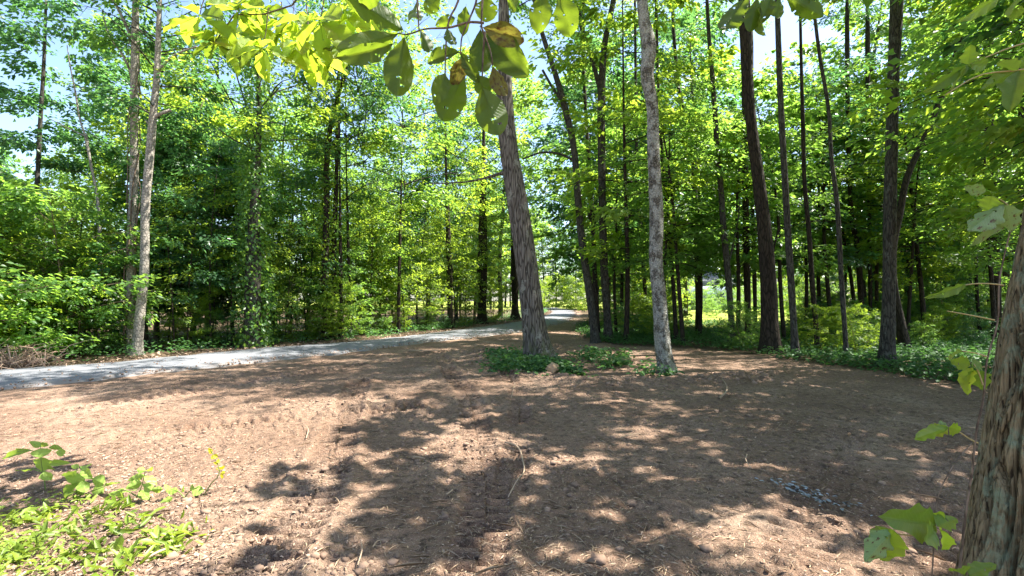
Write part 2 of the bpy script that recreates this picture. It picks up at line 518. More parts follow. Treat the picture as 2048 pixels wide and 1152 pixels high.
a4 = n('TexNoise', {'Vector': co, 'Scale': 190.0, 'Detail': 3.0, 'Roughness': 0.6}).outputs['Fac']
d3 = n.mix(n.ramp(a4, [(0.38, (0.8,) * 3), (0.48, (0, 0, 0))]), d3, (0.07, 0.047, 0.034))
dp = n('TexNoise', {'Vector': co, 'Scale': 0.55, 'Detail': 7.0, 'Roughness': 0.62}).outputs['Fac']
d3 = n.mix(n.ramp(dp, [(0.52, (0, 0, 0)), (0.66, (0.55,) * 3)]), d3, (0.12, 0.070, 0.045))
l1 = n.ramp(a2, [(0.30, (0.035, 0.026, 0.016)), (0.5, (0.085, 0.060, 0.035)), (0.7, (0.16, 0.115, 0.07))])
g1 = n.ramp(a2, [(0.3, (0.16, 0.21, 0.03)), (0.7, (0.32, 0.35, 0.07))])
cc = n.mix(dm, l1, d3)
cc = n.mix(fm, cc, g1)
hh = n.math('ADD', n.math('MULTIPLY', a2, 1.0), n.math('ADD', n.math('MULTIPLY', a3, 0.5), n.math('MULTIPLY', a4, 0.22)))
bm_ = n('Bump', {'Strength': 1.0, 'Distance': 0.04, 'Height': hh})
pb = n('BsdfPrincipled', {'Base Color': cc, 'Roughness': 0.95, 'Specular IOR Level': 0.15, 'Normal': bm_.outputs[0]})
nt.links.new(pb.outputs[0], out.inputs[0])
M_ground = m
build_ground()

# ------------------------------------------------------------------ road
m, nt, out = nodes('weathered_chip_seal')
n = N(nt)
co = n.coords()
g0 = n('TexNoise', {'Vector': co, 'Scale': 0.9, 'Detail': 5.0}).outputs['Fac']
g1 = n('TexNoise', {'Vector': co, 'Scale': 60.0, 'Detail': 4.0, 'Roughness': 0.7}).outputs['Fac']
ed = n('Attribute', attribute_name='edge').outputs['Fac']
c = n.mix(g0, (0.100, 0.110, 0.128), (0.155, 0.163, 0.178))
c = n.mix(n.ramp(g1, [(0.35, (0, 0, 0)), (0.7, (1, 1, 1))]), n.mix(0.5, c, (0.06, 0.06, 0.065)), n.mix(0.35, c, (0.34, 0.34, 0.34)))
ef = n.math('MULTIPLY', ed, n.ramp(n('TexNoise', {'Vector': co, 'Scale': 3.5, 'Detail': 7.0}).outputs['Fac'], [(0.35, (0, 0, 0)), (0.55, (1, 1, 1))]))
c = n.mix(ef, c, (0.22, 0.18, 0.15))
bm_ = n('Bump', {'Strength': 0.5, 'Distance': 0.01, 'Height': g1})
pb = n('BsdfPrincipled', {'Base Color': c, 'Roughness': 0.85, 'Specular IOR Level': 0.3, 'Normal': bm_.outputs[0]})
nt.links.new(pb.outputs[0], out.inputs[0])
M_road = m
K = 13
V, E = [], []
jit = np.random.default_rng(3)
edge_f = fbm(np.stack([np.arange(NR) * 0.7, np.zeros(NR), np.zeros(NR)], 1), 4, 5) * 0.25
edge_n = fbm(np.stack([np.arange(NR) * 0.8, np.ones(NR) * 9, np.zeros(NR)], 1), 4, 6) * 0.32
for k in range(NR):
    d = rf[k] - rn_[k]
    L = np.linalg.norm(d)
    for q in range(K):
        u = q / (K - 1)
        uu = -edge_n[k] / L + u * (1 + (edge_f[k] + edge_n[k]) / L)
        p = rn_[k] + d * uu
        prof = 0.05 * (1 - (2 * u - 1) ** 2)
        V.append((p[0], p[1], 0.004 + prof - (0.045 if q in (0, K - 1) else 0)))
        E.append(max(0.0, 1 - min(u, 1 - u) * 5.5))
i = np.arange(NR - 1)[:, None] * K
j = np.arange(K - 1)[None, :]
Q = np.stack([i + j, i + j + 1, i + K + j + 1, i + K + j], -1).reshape(-1, 4)
Q = Q[:, ::-1]
link('road', mesh_np('road', np.array(V), Q, M_road, True, {'edge': E}), kind='structure')

# ------------------------------------------------------------------ foliage
def leaves(P, D, Nn, L, W, six=False, fold=0.25, rnd=None):
    """one little leaf for each base point: direction D, normal Nn, length L, width W"""
    D = D / (np.linalg.norm(D, axis=1)[:, None] + 1e-9)
    S = np.cross(D, Nn)
    S /= np.linalg.norm(S, axis=1)[:, None] + 1e-9
    U = np.cross(S, D)
    L, W = L[:, None], W[:, None]
    n_ = len(P)
    rnd = RNG.random(n_) if rnd is None else rnd
    if not six:
        v = np.stack([P, P + D * L * 0.45 + S * W * 0.5 + U * W * fold, P + D * L - U * L * 0.12, P + D * L * 0.45 - S * W * 0.5 + U * W * fold], 1)
        b = np.arange(n_)[:, None] * 4
        f = np.vstack([b + np.array([0, 1, 2]), b + np.array([0, 2, 3])])
        k = 4
    else:
        v = np.stack([P, P + D * L * 0.3 + S * W * 0.45 + U * W * fold, P + D * L * 0.68 + S * W * 0.40 + U * (W * fold - L * 0.05),
                      P + D * L - U * L * 0.18, P + D * L * 0.68 - S * W * 0.40 + U * (W * fold - L * 0.05), P + D * L * 0.3 - S * W * 0.45 + U * W * fold], 1)
        b = np.arange(n_)[:, None] * 6
        f = np.vstack([b + np.array(q) for q in ([0, 1, 2], [0, 2, 3], [0, 3, 4], [0, 4, 5])])
        k = 6
    return v.reshape(-1, 3), f, np.repeat(rnd, k)

def gen_tree(seed, H, c0, R, nl, ns, nlf, lsize, mat, bark='twig', trunk_r=0.06, trunk=True, spray=0.55, prof='oval', slope=(0.1, 0.9), six=False, stem_lean=0.15):
    """returns (wood mesh, crown mesh): limbs on a stem, leaf sprays along every limb"""
    r = np.random.default_rng(seed)
    wood = []
    lean = r.normal(0, stem_lean, 2)
    def axis(z):
        t = np.clip(z / H, 0, 1)
        return np.array([lean[0] * t * t * H * 0.5 + 0.06 * math.sin(z * 0.9 + seed), lean[1] * t * t * H * 0.5 + 0.06 * math.cos(z * 0.7 + seed), z])
    if trunk:
        zs = np.linspace(-0.15, H * 0.97, 14)
        wood.append(tube([axis(z) for z in zs], [trunk_r * (1 - 0.88 * max(0, z) / H) for z in zs], 7))
    SPp, SPd, SPs = [], [], []
    for k in range(nl):
        t = (k + r.random()) / nl
        z0 = c0 + (H - c0) * t
        if prof == 'oval':
            pr = math.sin(math.pi * min(1, (0.12 + 0.83 * t))) ** 0.6
        elif prof == 'cone':
            pr = 1.05 - 0.85 * t
        else:
            pr = 0.55 + 0.45 * math.sin(math.pi * t)
        ln = R * pr * r.uniform(0.55, 1.15)
        az = k * 2.39996 + r.normal(0, 0.5)
        sl = slope[0] + (slope[1] - slope[0]) * t + r.normal(0, 0.12)
        dv = np.array([math.cos(az), math.sin(az), 0])
        z00 = max(0.15, z0 - ln * sl * 0.6)
        b0 = axis(z00)
        dr = r.uniform(0.1, 0.4)
        bend = r.normal(0, 0.25)
        sd = np.array([-dv[1], dv[0], 0])
        def lp(u):
            return b0 + dv * ln * u + sd * bend * ln * u * u + np.array([0, 0, ln * (sl * u - dr * u * u)])
        us = np.linspace(0, 1, 5)
        r0 = trunk_r * 0.36 * (0.4 + 0.6 * ln / R) * (1 - 0.6 * t)
        wood.append(tube([lp(u) for u in us], [max(0.004, r0 * (1 - 0.85 * u)) for u in us], 4, False))
        for q in range(ns):
            u = r.uniform(0.22, 1.0)
            p0 = lp(u)
            a2 = az + (1 if q % 2 else -1) * r.uniform(0.3, 1.2)
            sl2 = r.uniform(0.05, 0.45) * ln * (1.15 - u * 0.6)
            d2 = np.array([math.cos(a2), math.sin(a2), r.normal(0.1, 0.25)])
            p1 = p0 + d2 * sl2
            if q % 3 == 0:
                wood.append(tube([p0, p1], [max(0.0035, r0 * 0.3), 0.0025], 3, False))
            SPp.append(p1); SPd.append(d2); SPs.append(r.uniform(0.6, 1.3) * spray)
    SPp, SPd, SPs = np.array(SPp), np.array(SPd), np.array(SPs)
    m_ = len(SPp)
    Nn = np.stack([r.normal(0, 0.32, m_), r.normal(0, 0.32, m_), np.ones(m_)], 1)
    SPd = SPd / np.linalg.norm(SPd, axis=1)[:, None]
    SPd[:, 2] -= 0.15
    side = np.cross(Nn, SPd)
    side /= np.linalg.norm(side, axis=1)[:, None]
    rep = lambda a: np.repeat(a, nlf, axis=0)
    tt = r.random(m_ * nlf)
    lat = r.normal(0, 0.30, m_ * nlf) * (1.1 - 0.6 * tt)
    S_ = rep(SPs)[:, None]
    P = rep(SPp) + rep(SPd) * S_ * (tt[:, None] - 0.3) + rep(side) * S_ * lat[:, None] + rep(Nn) * S_ * r.normal(0, 0.09, m_ * nlf)[:, None]
    an = np.sign(lat) * r.uniform(0.2, 1.2, m_ * nlf)
    D = rep(SPd) * np.cos(an)[:, None] + rep(side) * np.sin(an)[:, None]
    D[:, 2] -= r.uniform(0.0, 0.45, m_ * nlf)
    NL = rep(Nn) + r.normal(0, 0.38, (m_ * nlf, 3))
    Ls = lsize * r.uniform(0.65, 1.3, m_ * nlf)
    rnd = np.clip(0.55 * rep(r.random(m_)) + 0.45 * r.random(m_ * nlf), 0, 1)
    v, f, a = leaves(P, D, NL, Ls, Ls * r.uniform(0.45, 0.7, m_ * nlf), six, 0.2, rnd)
    wv, wf = join(wood)
    return (mesh_np('wood', wv, wf, BK[bark], True), mesh_np('crown', v, f, mat, False, {'rnd': a}))

U = [gen_tree(100 + k, 8.0, 1.0, 2.3, 40, 11, 17, [0.105, 0.155, 0.13, 0.19, 0.12, 0.15][k], [LM_yel, LM_yel, LM_mid, LM_dark, LM_yel, LM_mid][k], ['grey', 'twig', 'dark', 'grey', 'twig', 'dark'][k], 0.075) for k in range(6)]
UH = [gen_tree(160 + k, 9.5, 2.6, 2.7, 30, 9, 20, [0.13, 0.17, 0.15, 0.21][k], [LM_mid, LM_yel, LM_dark, LM_mid][k], 'dark', 0.08, prof='flat', slope=(0.15, 0.5)) for k in range(4)]
S = [gen_tree(200 + k, 2.6, 0.15, 1.15, 26, 10, 20, 0.085, [LM_mid, LM_yel, LM_dark, LM_mid][k], 'twig', 0.018, spray=0.34, slope=(0.3, 1.0), stem_lean=0.3) for k in range(4)]
C = [gen_tree(300 + k, 9.0, 0.4, 3.2, 22, 11, 20, 0.16, [LM_mid, LM_yel, LM_mid, LM_dark][k], 'grey', 0.11, False, spray=0.75, slope=(0.3, 1.1)) for k in range(4)]
T = [gen_tree(400 + k, 17.0, 3.0, 3.6, 48, 11, 22, 0.24, [LM_mid, LM_dark, LM_yel][k], 'grey', 0.17, spray=0.9, stem_lean=0.06) for k in range(3)]

PO = [gen_tree(600 + k, 5.5, 1.5, 1.25, 18, 7, 14, 0.10, [LM_mid, LM_dark, LM_yel][k], 'dark', 0.028, spray=0.45, slope=(0.2, 0.7), stem_lean=0.25) for k in range(3)]
def put_tree(name, pair, x, y, scale, rz, label, cat, group, zs=1.0):
    e = thing(name, label, cat, (x, y, 0), group)
    e.rotation_euler = (0, 0, rz)
    e.scale = (scale, scale, scale * zs)
    link('trunk' if name != 'shrub' else 'stem', pair[0], e)
    link('crown' if name != 'shrub' else 'foliage', pair[1], e)
    return e

# ------------------------------------------------------------------ the trunks one can pick out
def trunk_path(d, pts, H, ywob=0.0):
    P, Rr = [], []
    for (px, py, w) in pts:
        p = at(px, py, d)
        cs = F / math.hypot(F, px - 1024)
        P.append(p); Rr.append(0.5 * w * d / F * cs)
    P = np.array(P)
    # straight down into the ground
    dv = P[0] - P[1]
    if P[0, 2] > -0.1:
        k = (P[0, 2] + 0.12) / max(0.2, -dv[2] / np.linalg.norm(dv)) / np.linalg.norm(dv)
        P = np.vstack([P[0] + dv * k * np.array([0.6, 0.6, 1]), P]); Rr = [Rr[0] * 1.08] + Rr
    dv = P[-1] - P[-2]
    dv /= np.linalg.norm(dv)
    if P[-1, 2] < H:
        k = (H - P[-1, 2]) / max(0.5, dv[2])
        dd = dv.copy(); dd[0] *= 0.7; dd[1] *= 0.7
        P = np.vstack([P, P[-1] + dd * k * 0.5, P[-1] + dd * k]); Rr = list(Rr) + [Rr[-1] * 0.75, Rr[-1] * 0.4]
    q = smooth_path(np.hstack([P, np.array(Rr)[:, None]]), 46)
    return q[:, :3], np.maximum(q[:, 3], 0.012)

def trunk_mesh(name, paths, mat, base, sides=14, rough=0.05, flare=0.45, fine=1):
    parts = []
    for k, (P, Rr) in enumerate(paths):
        P = P.copy()
        if fine > 1:
            q = smooth_path(np.hstack([P, Rr[:, None]]), 46 * fine)
            P, Rr = q[:, :3], q[:, 3]
        n_ = len(P)
        th = np.linspace(0, 2 * math.pi, sides, endpoint=False)
        zz = P[:, 2][:, None] + 0 * th[None]
        lob = 1 + rough * fbm(np.stack([(np.cos(th)[None] * 2.2 + 0 * zz).ravel(), (np.sin(th)[None] * 2.2 + 0 * zz).ravel(), (zz * 1.6).ravel()], 1), 3, 7 + k + int(abs(base[0]) * 10)).reshape(n_, sides)
        if fine > 1:       # long furrows that run up the stem
            fu = fbm(np.stack([(np.cos(th)[None] * 6.5 + 0 * zz).ravel(), (np.sin(th)[None] * 6.5 + 0 * zz).ravel(), (zz * 1.5).ravel()], 1), 3, 77)
            lob += 0.10 * (np.abs(fu).reshape(n_, sides) - 0.22)
        if k == 0 and flare:
            hz = np.maximum(0, P[:, 2])[:, None]
            ph = base[0] * 3
            lob = lob * (1 + flare * np.exp(-hz / 0.2) * (0.55 + 0.45 * np.cos(5 * th + ph)[None] + 0.25 * np.cos(3 * th + 1.7 * ph)[None]) + 0.12 * np.exp(-hz / 0.5))
        parts.append(tube(P, Rr, sides, True, lob))
    v, f = join(parts)
    v = v - np.array(base)
    return mesh_np(name, v, f, mat, True)

def named_tree(name, label, cat, d, pts, bark, H=11.0, crown=0, cs=1.0, forks=(), sides=14, rough=0.05, flare=0.45, fine=1, group=None, crz=0.0, stubs=(), ctop=None):
    P, Rr = trunk_path(d, pts, H)
    k0 = int(np.argmin(np.abs(P[:, 2])))
    base = (P[k0, 0], P[k0, 1], 0.0)
    e = thing(name, label, cat, base, group)
    paths = [(P, Rr)]
    tops = [P[-1]]
    for (fpts, fH) in forks:
        q = np.array([at(px, py, d) for (px, py, w) in fpts])
        r_ = [0.5 * w * d / F * F / math.hypot(F, px - 1024) for (px, py, w) in fpts]
        dv = q[-1] - q[-2]; dv /= np.linalg.norm(dv)
        if fH and q[-1, 2] < fH:
            q = np.vstack([q, q[-1] + dv * (fH - q[-1, 2]) / max(0.4, dv[2])]); r_.append(r_[-1] * 0.4)
            tops.append(q[-1])
        s_ = smooth_path(np.hstack([q, np.array(r_)[:, None]]), 14)
        paths.append((s_[:, :3], np.maximum(s_[:, 3], 0.008)))
    link('trunk', trunk_mesh('trunk', paths[:1], BK[bark], base, sides, rough, flare, fine), e)
    for pth in paths[1:]:
        v, f = tube(pth[0] - np.array(base), pth[1], 8)
        link('limb', mesh_np('limb', v, f, BK[bark], True), e)
    for (sp, col) in stubs:
        q = np.array([at(px, py, d) for (px, py, w) in sp]) - np.array(base)
        v, f = tube(q, [0.5 * w * d / F for (_, _, w) in sp], 7)
        link('broken_stub', mesh_np('broken_stub', v, f, col, True), e)
    if crown is not None:
        for ti, tp in enumerate(tops):
            w_, c_ = C[(crown + ti) % len(C)]
            off = tp - np.array(base) - np.array([0, 0, 3.4 * cs])
            for nm, me in (('branches', w_), ('crown', c_)):
                o = link(nm, me, e, tuple(off))
                o.rotation_euler = (0, 0, crz + ti * 1.3)
                k = cs * (0.8 if ti else 1.0)
                o.scale = (k, k, k)
    return e

NT = named_tree
# --- right of the road
NT('hickory_tree', 'stout leaning tree with shaggy grey-brown bark rising from green ground plants', 'tree', 10.0,
   [(1080, 722, 53), (1072, 680, 48), (1062, 600, 44), (1052, 520, 43), (1042, 450, 42), (1030, 375, 40), (1018, 300, 37), (1010, 220, 34), (1009, 150, 29), (1008, 70, 24), (1007, 0, 20)],
   'main', 12.0, 0, 1.0, sides=64, rough=0.06, fine=6, flare=0.7, crz=0.5,
   forks=[([(1008, 345, 8), (985, 352, 6), (945, 362, 4), (900, 366, 3), (860, 367, 2)], 0)])
NT('lichen_tree', 'slim straight tree with pale lichen-blotched bark, sunlit at its foot', 'tree', 8.5,
   [(1333, 745, 33), (1326, 700, 31), (1319, 600, 29), (1312, 520, 28), (1313, 450, 27), (1307, 300, 25), (1303, 200, 24), (1294, 150, 26), (1298, 95, 29), (1288, 40, 23), (1284, 0, 22)],
   'pale', 10.5, 1, 0.6, sides=28, rough=0.10, fine=2, flare=0.35, crz=1.0)
NT('leaning_tree', 'thin dark tree bowing left with a bare side branch, behind the shaggy leaning tree', 'tree', 14.5,
   [(1190, 684, 18), (1178, 580, 16), (1166, 500, 15), (1156, 400, 14), (1147, 292, 13), (1125, 197, 13), (1110, 146, 11), (1092, 91, 10), (1083, 62, 9)],
   'grey', 13.0, 2, 0.8, forks=[([(1150, 322, 6), (1120, 308, 5), (1085, 305, 4), (1045, 318, 3)], 0), ([(1130, 210, 8), (1108, 180, 6), (1085, 140, 5)], 0)])
NT('forked_tree', 'grey tree that forks into a V high up, beside the thin bowing tree', 'tree', 15.0,
   [(1217, 680, 18), (1208, 527, 17), (1205, 420, 15), (1203, 292, 16), (1203, 182, 16), (1209, 91, 12), (1227, 0, 11)],
   'grey', 14.0, 3, 0.8, forks=[([(1203, 190, 11), (1187, 130, 9), (1165, 62, 8), (1150, 0, 7)], 11)])
NT('slender_tree', 'slender dark stem half hidden between the bowing tree and the forked tree', 'tree', 16.5,
   [(1196, 672, 10), (1190, 560, 10), (1184, 420, 9), (1176, 300, 8), (1168, 150, 7), (1166, 0, 6)], 'dark', 13.0, 0, 0.4)
NT('slender_tree', 'very thin dark stem just left of the pale lichen-blotched trunk', 'tree', 20,
   [(1292, 660, 8), (1289, 560, 8), (1282, 471, 7), (1276, 400, 7), (1272, 200, 6), (1270, 0, 5)], 'dark', 12.0, 1, 0.4)
NT('slender_tree', 'thin leaning stem close behind the right side of the pale lichen-blotched trunk', 'tree', 15,
   [(1352, 680, 9), (1347, 580, 8), (1340, 490, 8), (1330, 380, 7), (1318, 200, 6), (1312, 0, 5)], 'dark', 12.0, 2, 0.4)
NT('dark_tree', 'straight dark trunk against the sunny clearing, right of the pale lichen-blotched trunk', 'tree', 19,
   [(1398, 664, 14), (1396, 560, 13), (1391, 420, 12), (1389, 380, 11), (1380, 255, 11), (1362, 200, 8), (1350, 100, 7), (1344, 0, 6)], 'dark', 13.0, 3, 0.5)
NT('grey_tree', 'slim grey trunk with a thin right-hand branch, left of the big dark trunk', 'tree', 13.5,
   [(1465, 692, 15), (1457, 562, 13), (1447, 453, 13), (1442, 380, 12), (1437, 328, 11), (1427, 182, 10), (1418, 73, 8), (1414, 0, 7)],
   'grey', 12.0, 0, 0.7, forks=[([(1459, 520, 5), (1468, 480, 4), (1476, 440, 3), (1480, 400, 2)], 0)])
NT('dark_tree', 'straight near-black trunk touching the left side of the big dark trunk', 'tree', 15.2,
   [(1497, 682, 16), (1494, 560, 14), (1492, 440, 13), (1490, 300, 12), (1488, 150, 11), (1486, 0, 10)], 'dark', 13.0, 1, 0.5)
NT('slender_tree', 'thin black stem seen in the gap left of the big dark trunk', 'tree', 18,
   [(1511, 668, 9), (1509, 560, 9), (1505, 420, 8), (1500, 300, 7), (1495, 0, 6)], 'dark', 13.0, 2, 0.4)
NT('big_dark_tree', 'big dark brown tree with swollen foot, curving left as it rises', 'tree', 11.6,
   [(1541, 706, 42), (1540, 660, 37), (1536, 562, 33), (1528, 453, 29), (1520, 380, 27), (1508, 292, 23), (1496, 182, 24), (1492, 91, 25), (1488, 0, 24)],
   'dark', 13.0, 3, 0.9, sides=24, rough=0.08, flare=0.5,
   forks=[([(1541, 520, 6), (1552, 478, 4), (1560, 440, 3)], 0)])
NT('grey_tree', 'slim pale grey straight trunk just right of the big dark trunk', 'tree', 10.7,
   [(1591, 716, 18), (1582, 562, 15), (1575, 453, 14), (1571, 380, 14), (1562, 219, 13), (1556, 60, 12), (1554, 0, 11)], 'grey', 12.0, 0, 0.75, sides=18)
NT('slender_tree', 'thin dark straight stem, second to the right of the big dark trunk', 'tree', 11.8,
   [(1636, 705, 13), (1624, 562, 11), (1617, 453, 10), (1610, 380, 9), (1606, 255, 9), (1603, 146, 7), (1600, 0, 6)], 'dark', 11.0, 1, 0.4)
NT('slender_tree', 'thin grey-green stem leaning left, midway between big dark trunk and large right trunk', 'tree', 10.4,
   [(1693, 719, 12), (1683, 562, 11), (1671, 380, 10), (1664, 328, 9), (1657, 219, 8), (1639, 109, 8), (1630, 36, 7), (1627, 0, 6)], 'grey', 11.0, 2, 0.6)
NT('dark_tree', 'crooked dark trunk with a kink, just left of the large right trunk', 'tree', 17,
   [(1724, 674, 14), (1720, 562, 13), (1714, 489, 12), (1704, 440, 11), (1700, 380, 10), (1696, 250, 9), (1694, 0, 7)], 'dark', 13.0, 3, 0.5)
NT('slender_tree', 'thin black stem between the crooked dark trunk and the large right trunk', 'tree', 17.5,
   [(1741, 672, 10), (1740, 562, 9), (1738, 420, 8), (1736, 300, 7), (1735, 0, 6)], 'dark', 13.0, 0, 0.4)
NT('large_grey_tree', 'large upright grey trunk with flaky bark, rightmost of the mid-distance trunks', 'tree', 9.3,
   [(1773, 732, 36), (1776, 660, 31), (1778, 562, 28), (1780, 420, 28), (1783, 300, 26), (1786, 182, 25), (1790, 80, 27), (1794, 0, 29)],
   'grey', 12.5, 1, 0.9, sides=26, rough=0.07, flare=0.4, fine=2)
NT('slanting_tree', 'dark trunk slanting up to the right from behind the large right trunk', 'tree', 12.0,
   [(1808, 690, 26), (1800, 640, 20), (1786, 560, 17), (1786, 500, 16), (1800, 425, 16), (1811, 365, 15), (1850, 273, 15), (1887, 182, 14), (1912, 109, 13), (1930, 47, 12), (1945, 0, 11)],
   'dark', 11.0, 2, 0.8)
NT('dark_tree', 'dark trunk half lost in foliage, first right of the slanting trunk', 'tree', 21,
   [(1912, 660, 14), (1906, 520, 12), (1900, 440, 11), (1894, 300, 10), (1890, 0, 8)], 'dark', 13.0, 3, 0.8)
NT('forked_tree', 'small dark tree with a low Y-shaped fork, left of the furrowed foreground trunk', 'tree', 20,
   [(1942, 664, 15), (1938, 560, 13), (1936, 482, 13), (1924, 435, 8), (1915, 380, 7), (1905, 250, 6)], 'dark', 11.0, 0, 0.7,
   forks=[([(1936, 485, 8), (1944, 430, 7), (1950, 380, 6), (1955, 250, 5)], 0)])
NT('dark_tree', 'thick dark trunk in deep shade beside the edge of the furrowed foreground trunk', 'tree', 16.5,
   [(1995, 676, 27), (1990, 560, 25), (1986, 450, 23), (1980, 300, 20), (1975, 0, 16)], 'dark', 13.0, 1, 0.8)
NT('dark_tree', 'dark trunk running up along the right edge of the picture', 'tree', 13.5,
   [(2058, 690, 20), (2050, 500, 18), (2044, 380, 17), (2040, 110, 16), (2030, 36, 13), (2028, 0, 12)], 'dark', 12.0, 2, 0.8)
# --- left of the road
NT('pale_twin_tree', 'smooth pale trunk with broken stub and right-hand branch, front one of the twin pair', 'tree', 11.2,
   [(273, 716, 26), (279, 640, 22), (287, 562, 20), (293, 380, 19), (297, 340, 19), (304, 255, 18), (314, 146, 14), (318, 40, 11), (320, 0, 9)],
   'beech', 10.5, None, sides=18, rough=0.05, flare=0.4,
   forks=[([(316, 143, 7), (334, 122, 6), (360, 105, 5), (394, 93, 3)], 0)],
   stubs=[([(308, 234, 8), (322, 227, 7), (341, 220, 6)], BK['beech']), ([(303, 252, 6), (296, 246, 4), (291, 240, 3)], BK['beech'])])
NT('pale_twin_tree', 'straighter vine-laced trunk standing just left of its smooth pale twin', 'tree', 11.8,
   [(262, 706, 20), (260, 600, 18), (262, 480, 18), (268, 365, 19), (268, 219, 17), (270, 73, 16), (272, 0, 15)],
   'beech', 12.0, None, sides=16, rough=0.06,
   forks=[([(266, 80, 8), (254, 55, 8), (240, 25, 7), (226, 0, 6)], 9.5), ([(264, 150, 6), (245, 110, 5), (220, 75, 4), (206, 30, 3)], 0)])
NT('locust_tree', 'slim trunk with dark ferny leaves against blue sky, leftmost tree in view', 'tree', 13.5,
   [(60, 690, 13), (66, 526, 12), (72, 420, 11), (80, 255, 10), (88, 120, 8), (92, 0, 6)], 'grey', 9.5, None)
NT('broken_snag', 'thin broken-topped dead stem between the leftmost tree and the twin trunks', 'dead tree', 12.5,
   [(205, 700, 8), (200, 500, 8), (193, 383, 7), (182, 330, 6), (171, 268, 8)], 'beech', 0.0, None,
   forks=[([(176, 285, 5), (160, 240, 4), (150, 180, 4), (140, 130, 3), (134, 90, 2)], 0), ([(170, 272, 3), (140, 258, 3), (100, 238, 2)], 0)])
NT('vine_wrapped_tree', 'vine-wrapped tree with thick dark lower trunk and pale sunlit top', 'tree', 13.2,
   [(505, 697, 40), (506, 600, 34), (507, 500, 30), (510, 420, 24), (515, 340, 14), (518, 250, 11), (517, 146, 9), (515, 60, 8), (514, 0, 7)], 'grey', 10.5, None, rough=0.12,
   forks=[([(514, 300, 4), (490, 290, 4), (460, 275, 3), (430, 252, 2)], 0), ([(515, 330, 4), (480, 240, 4), (450, 180, 3), (420, 120, 2)], 0), ([(516, 300, 4), (495, 220, 4), (470, 140, 3), (455, 80, 2)], 0),
          ([(517, 220, 4), (540, 195, 3), (562, 172, 2)], 0)])
NT('edge_tree', 'dark trunk at the road edge curving right as it rises, right of vine-wrapped tree', 'tree', 15.5,
   [(648, 684, 18), (650, 560, 15), (653, 416, 13), (656, 292, 11), (668, 220, 9), (688, 150, 8), (700, 60, 7), (706, 0, 6)], 'dark', 11.0, None)
NT('edge_tree', 'straight dark trunk close beside the curving roadside trunk, on its right', 'tree', 16.0,
   [(664, 682, 13), (667, 560, 12), (668, 470, 11), (672, 380, 9), (676, 200, 7)], 'dark', 9.5, None)
for px, d, w, lab in ((682, 16.0, 8, 'thin leaning sapling stem, third of the dark stems right of the vine-wrapped tree'),
                      (700, 16.6, 7, 'thin straight sapling stem, fourth of the dark stems right of the vine-wrapped tree'),
                      (797, 18.5, 7, 'lone slim stem at the far road edge under bright yellow-green foliage'),
                      (901, 22.0, 12, 'short leafy-topped trunk at the far road edge, left of the bushy dark one'),
                      (964, 26.0, 20, 'bushy dark-trunked tree at the far road edge left of the shaggy tree'),
                      (1030, 31.0, 17, 'dark trunk beyond the road bend, glimpsed just left of the shaggy leaning tree')):
    yb = 600 + 1235 / d
    le = random.uniform(-10, 14)
    NT('edge_tree', lab, 'tree', d, [(px, yb, w * 1.15), (px + le * 0.2, yb - 100, w), (px + le * 0.6, yb - 200, w * 0.85), (px + le, yb - 300, w * 0.45)], 'dark', 9.0 + 0.12 * d, None)

# foliage masses that the left trees carry
for nm, ob in [(o.name, o) for o in list(COL.objects) if o.parent is None]:
    if nm.startswith('locust_tree'):
        o = link('crown', gen_tree(500, 5.5, 0.2, 1.9, 30, 11, 22, 0.15, LM_dark, trunk=False, spray=0.6)[1], ob, (0.3, 0, 5.0))
    if nm.startswith(('edge_tree', 'pale_twin_tree', 'vine_wrapped')):
        k = RNG.integers(0, 4)
        x, y = ob.location.x, ob.location.y
        top = max((np.array(ch.bound_box)[:, 2].max() for ch in ob.children), default=9)
        sc_ = 0.75 if y < 17 else 1.0
        for part, me in zip(('branches', 'crown'), C[k]):
            o = link(part, me, ob, (0.2, 0.3, top - 6.6 * sc_))
            o.scale = (sc_,) * 3
            o.rotation_euler = (0, 0, float(RNG.random() * 6))
# ivy on the vine-wrapped tree
def ivy(tree, d, pts, n_, rad, lsize, mat, seed):
    r = np.random.default_rng(seed)
    q = smooth_path([at(px, py, d) for px, py in pts], 60)
    k = r.integers(0, 60, n_)
    th = r.random(n_) * 6.283
    rr = rad * (0.6 + 0.7 * r.random(n_)) * (1 - 0.4 * k / 60)
    dv = np.stack([np.cos(th), np.sin(th), np.zeros(n_)], 1)
    P = q[k] + dv * rr[:, None] + r.normal(0, 0.06, (n_, 3))
    D = dv * 0.5 + r.normal(0, 0.5, (n_, 3)); D[:, 2] -= 0.5
    L = lsize * r.uniform(0.6, 1.3, n_)
    v, f, a = leaves(P - np.array(tree.location), D, dv + r.normal(0, 0.4, (n_, 3)), L, L * 0.75, False, 0.15, r.random(n_))
    link('vine_leaves', mesh_np('vine_leaves', v, f, mat, False, {'rnd': a}), tree)
for o in list(COL.objects):
    if o.name.startswith('vine_wrapped_tree'):
        ivy(o, 13.2, [(505, 690), (506, 560), (508, 430), (514, 300), (516, 150), (515, 40)], 5200, 0.42, 0.10, LM_mid, 5)
    if o.name == 'edge_tree':
        ivy(o, 15.5, [(649, 640), (650, 560), (653, 416), (656, 292), (688, 150)], 1800, 0.22, 0.09, LM_yel, 6)

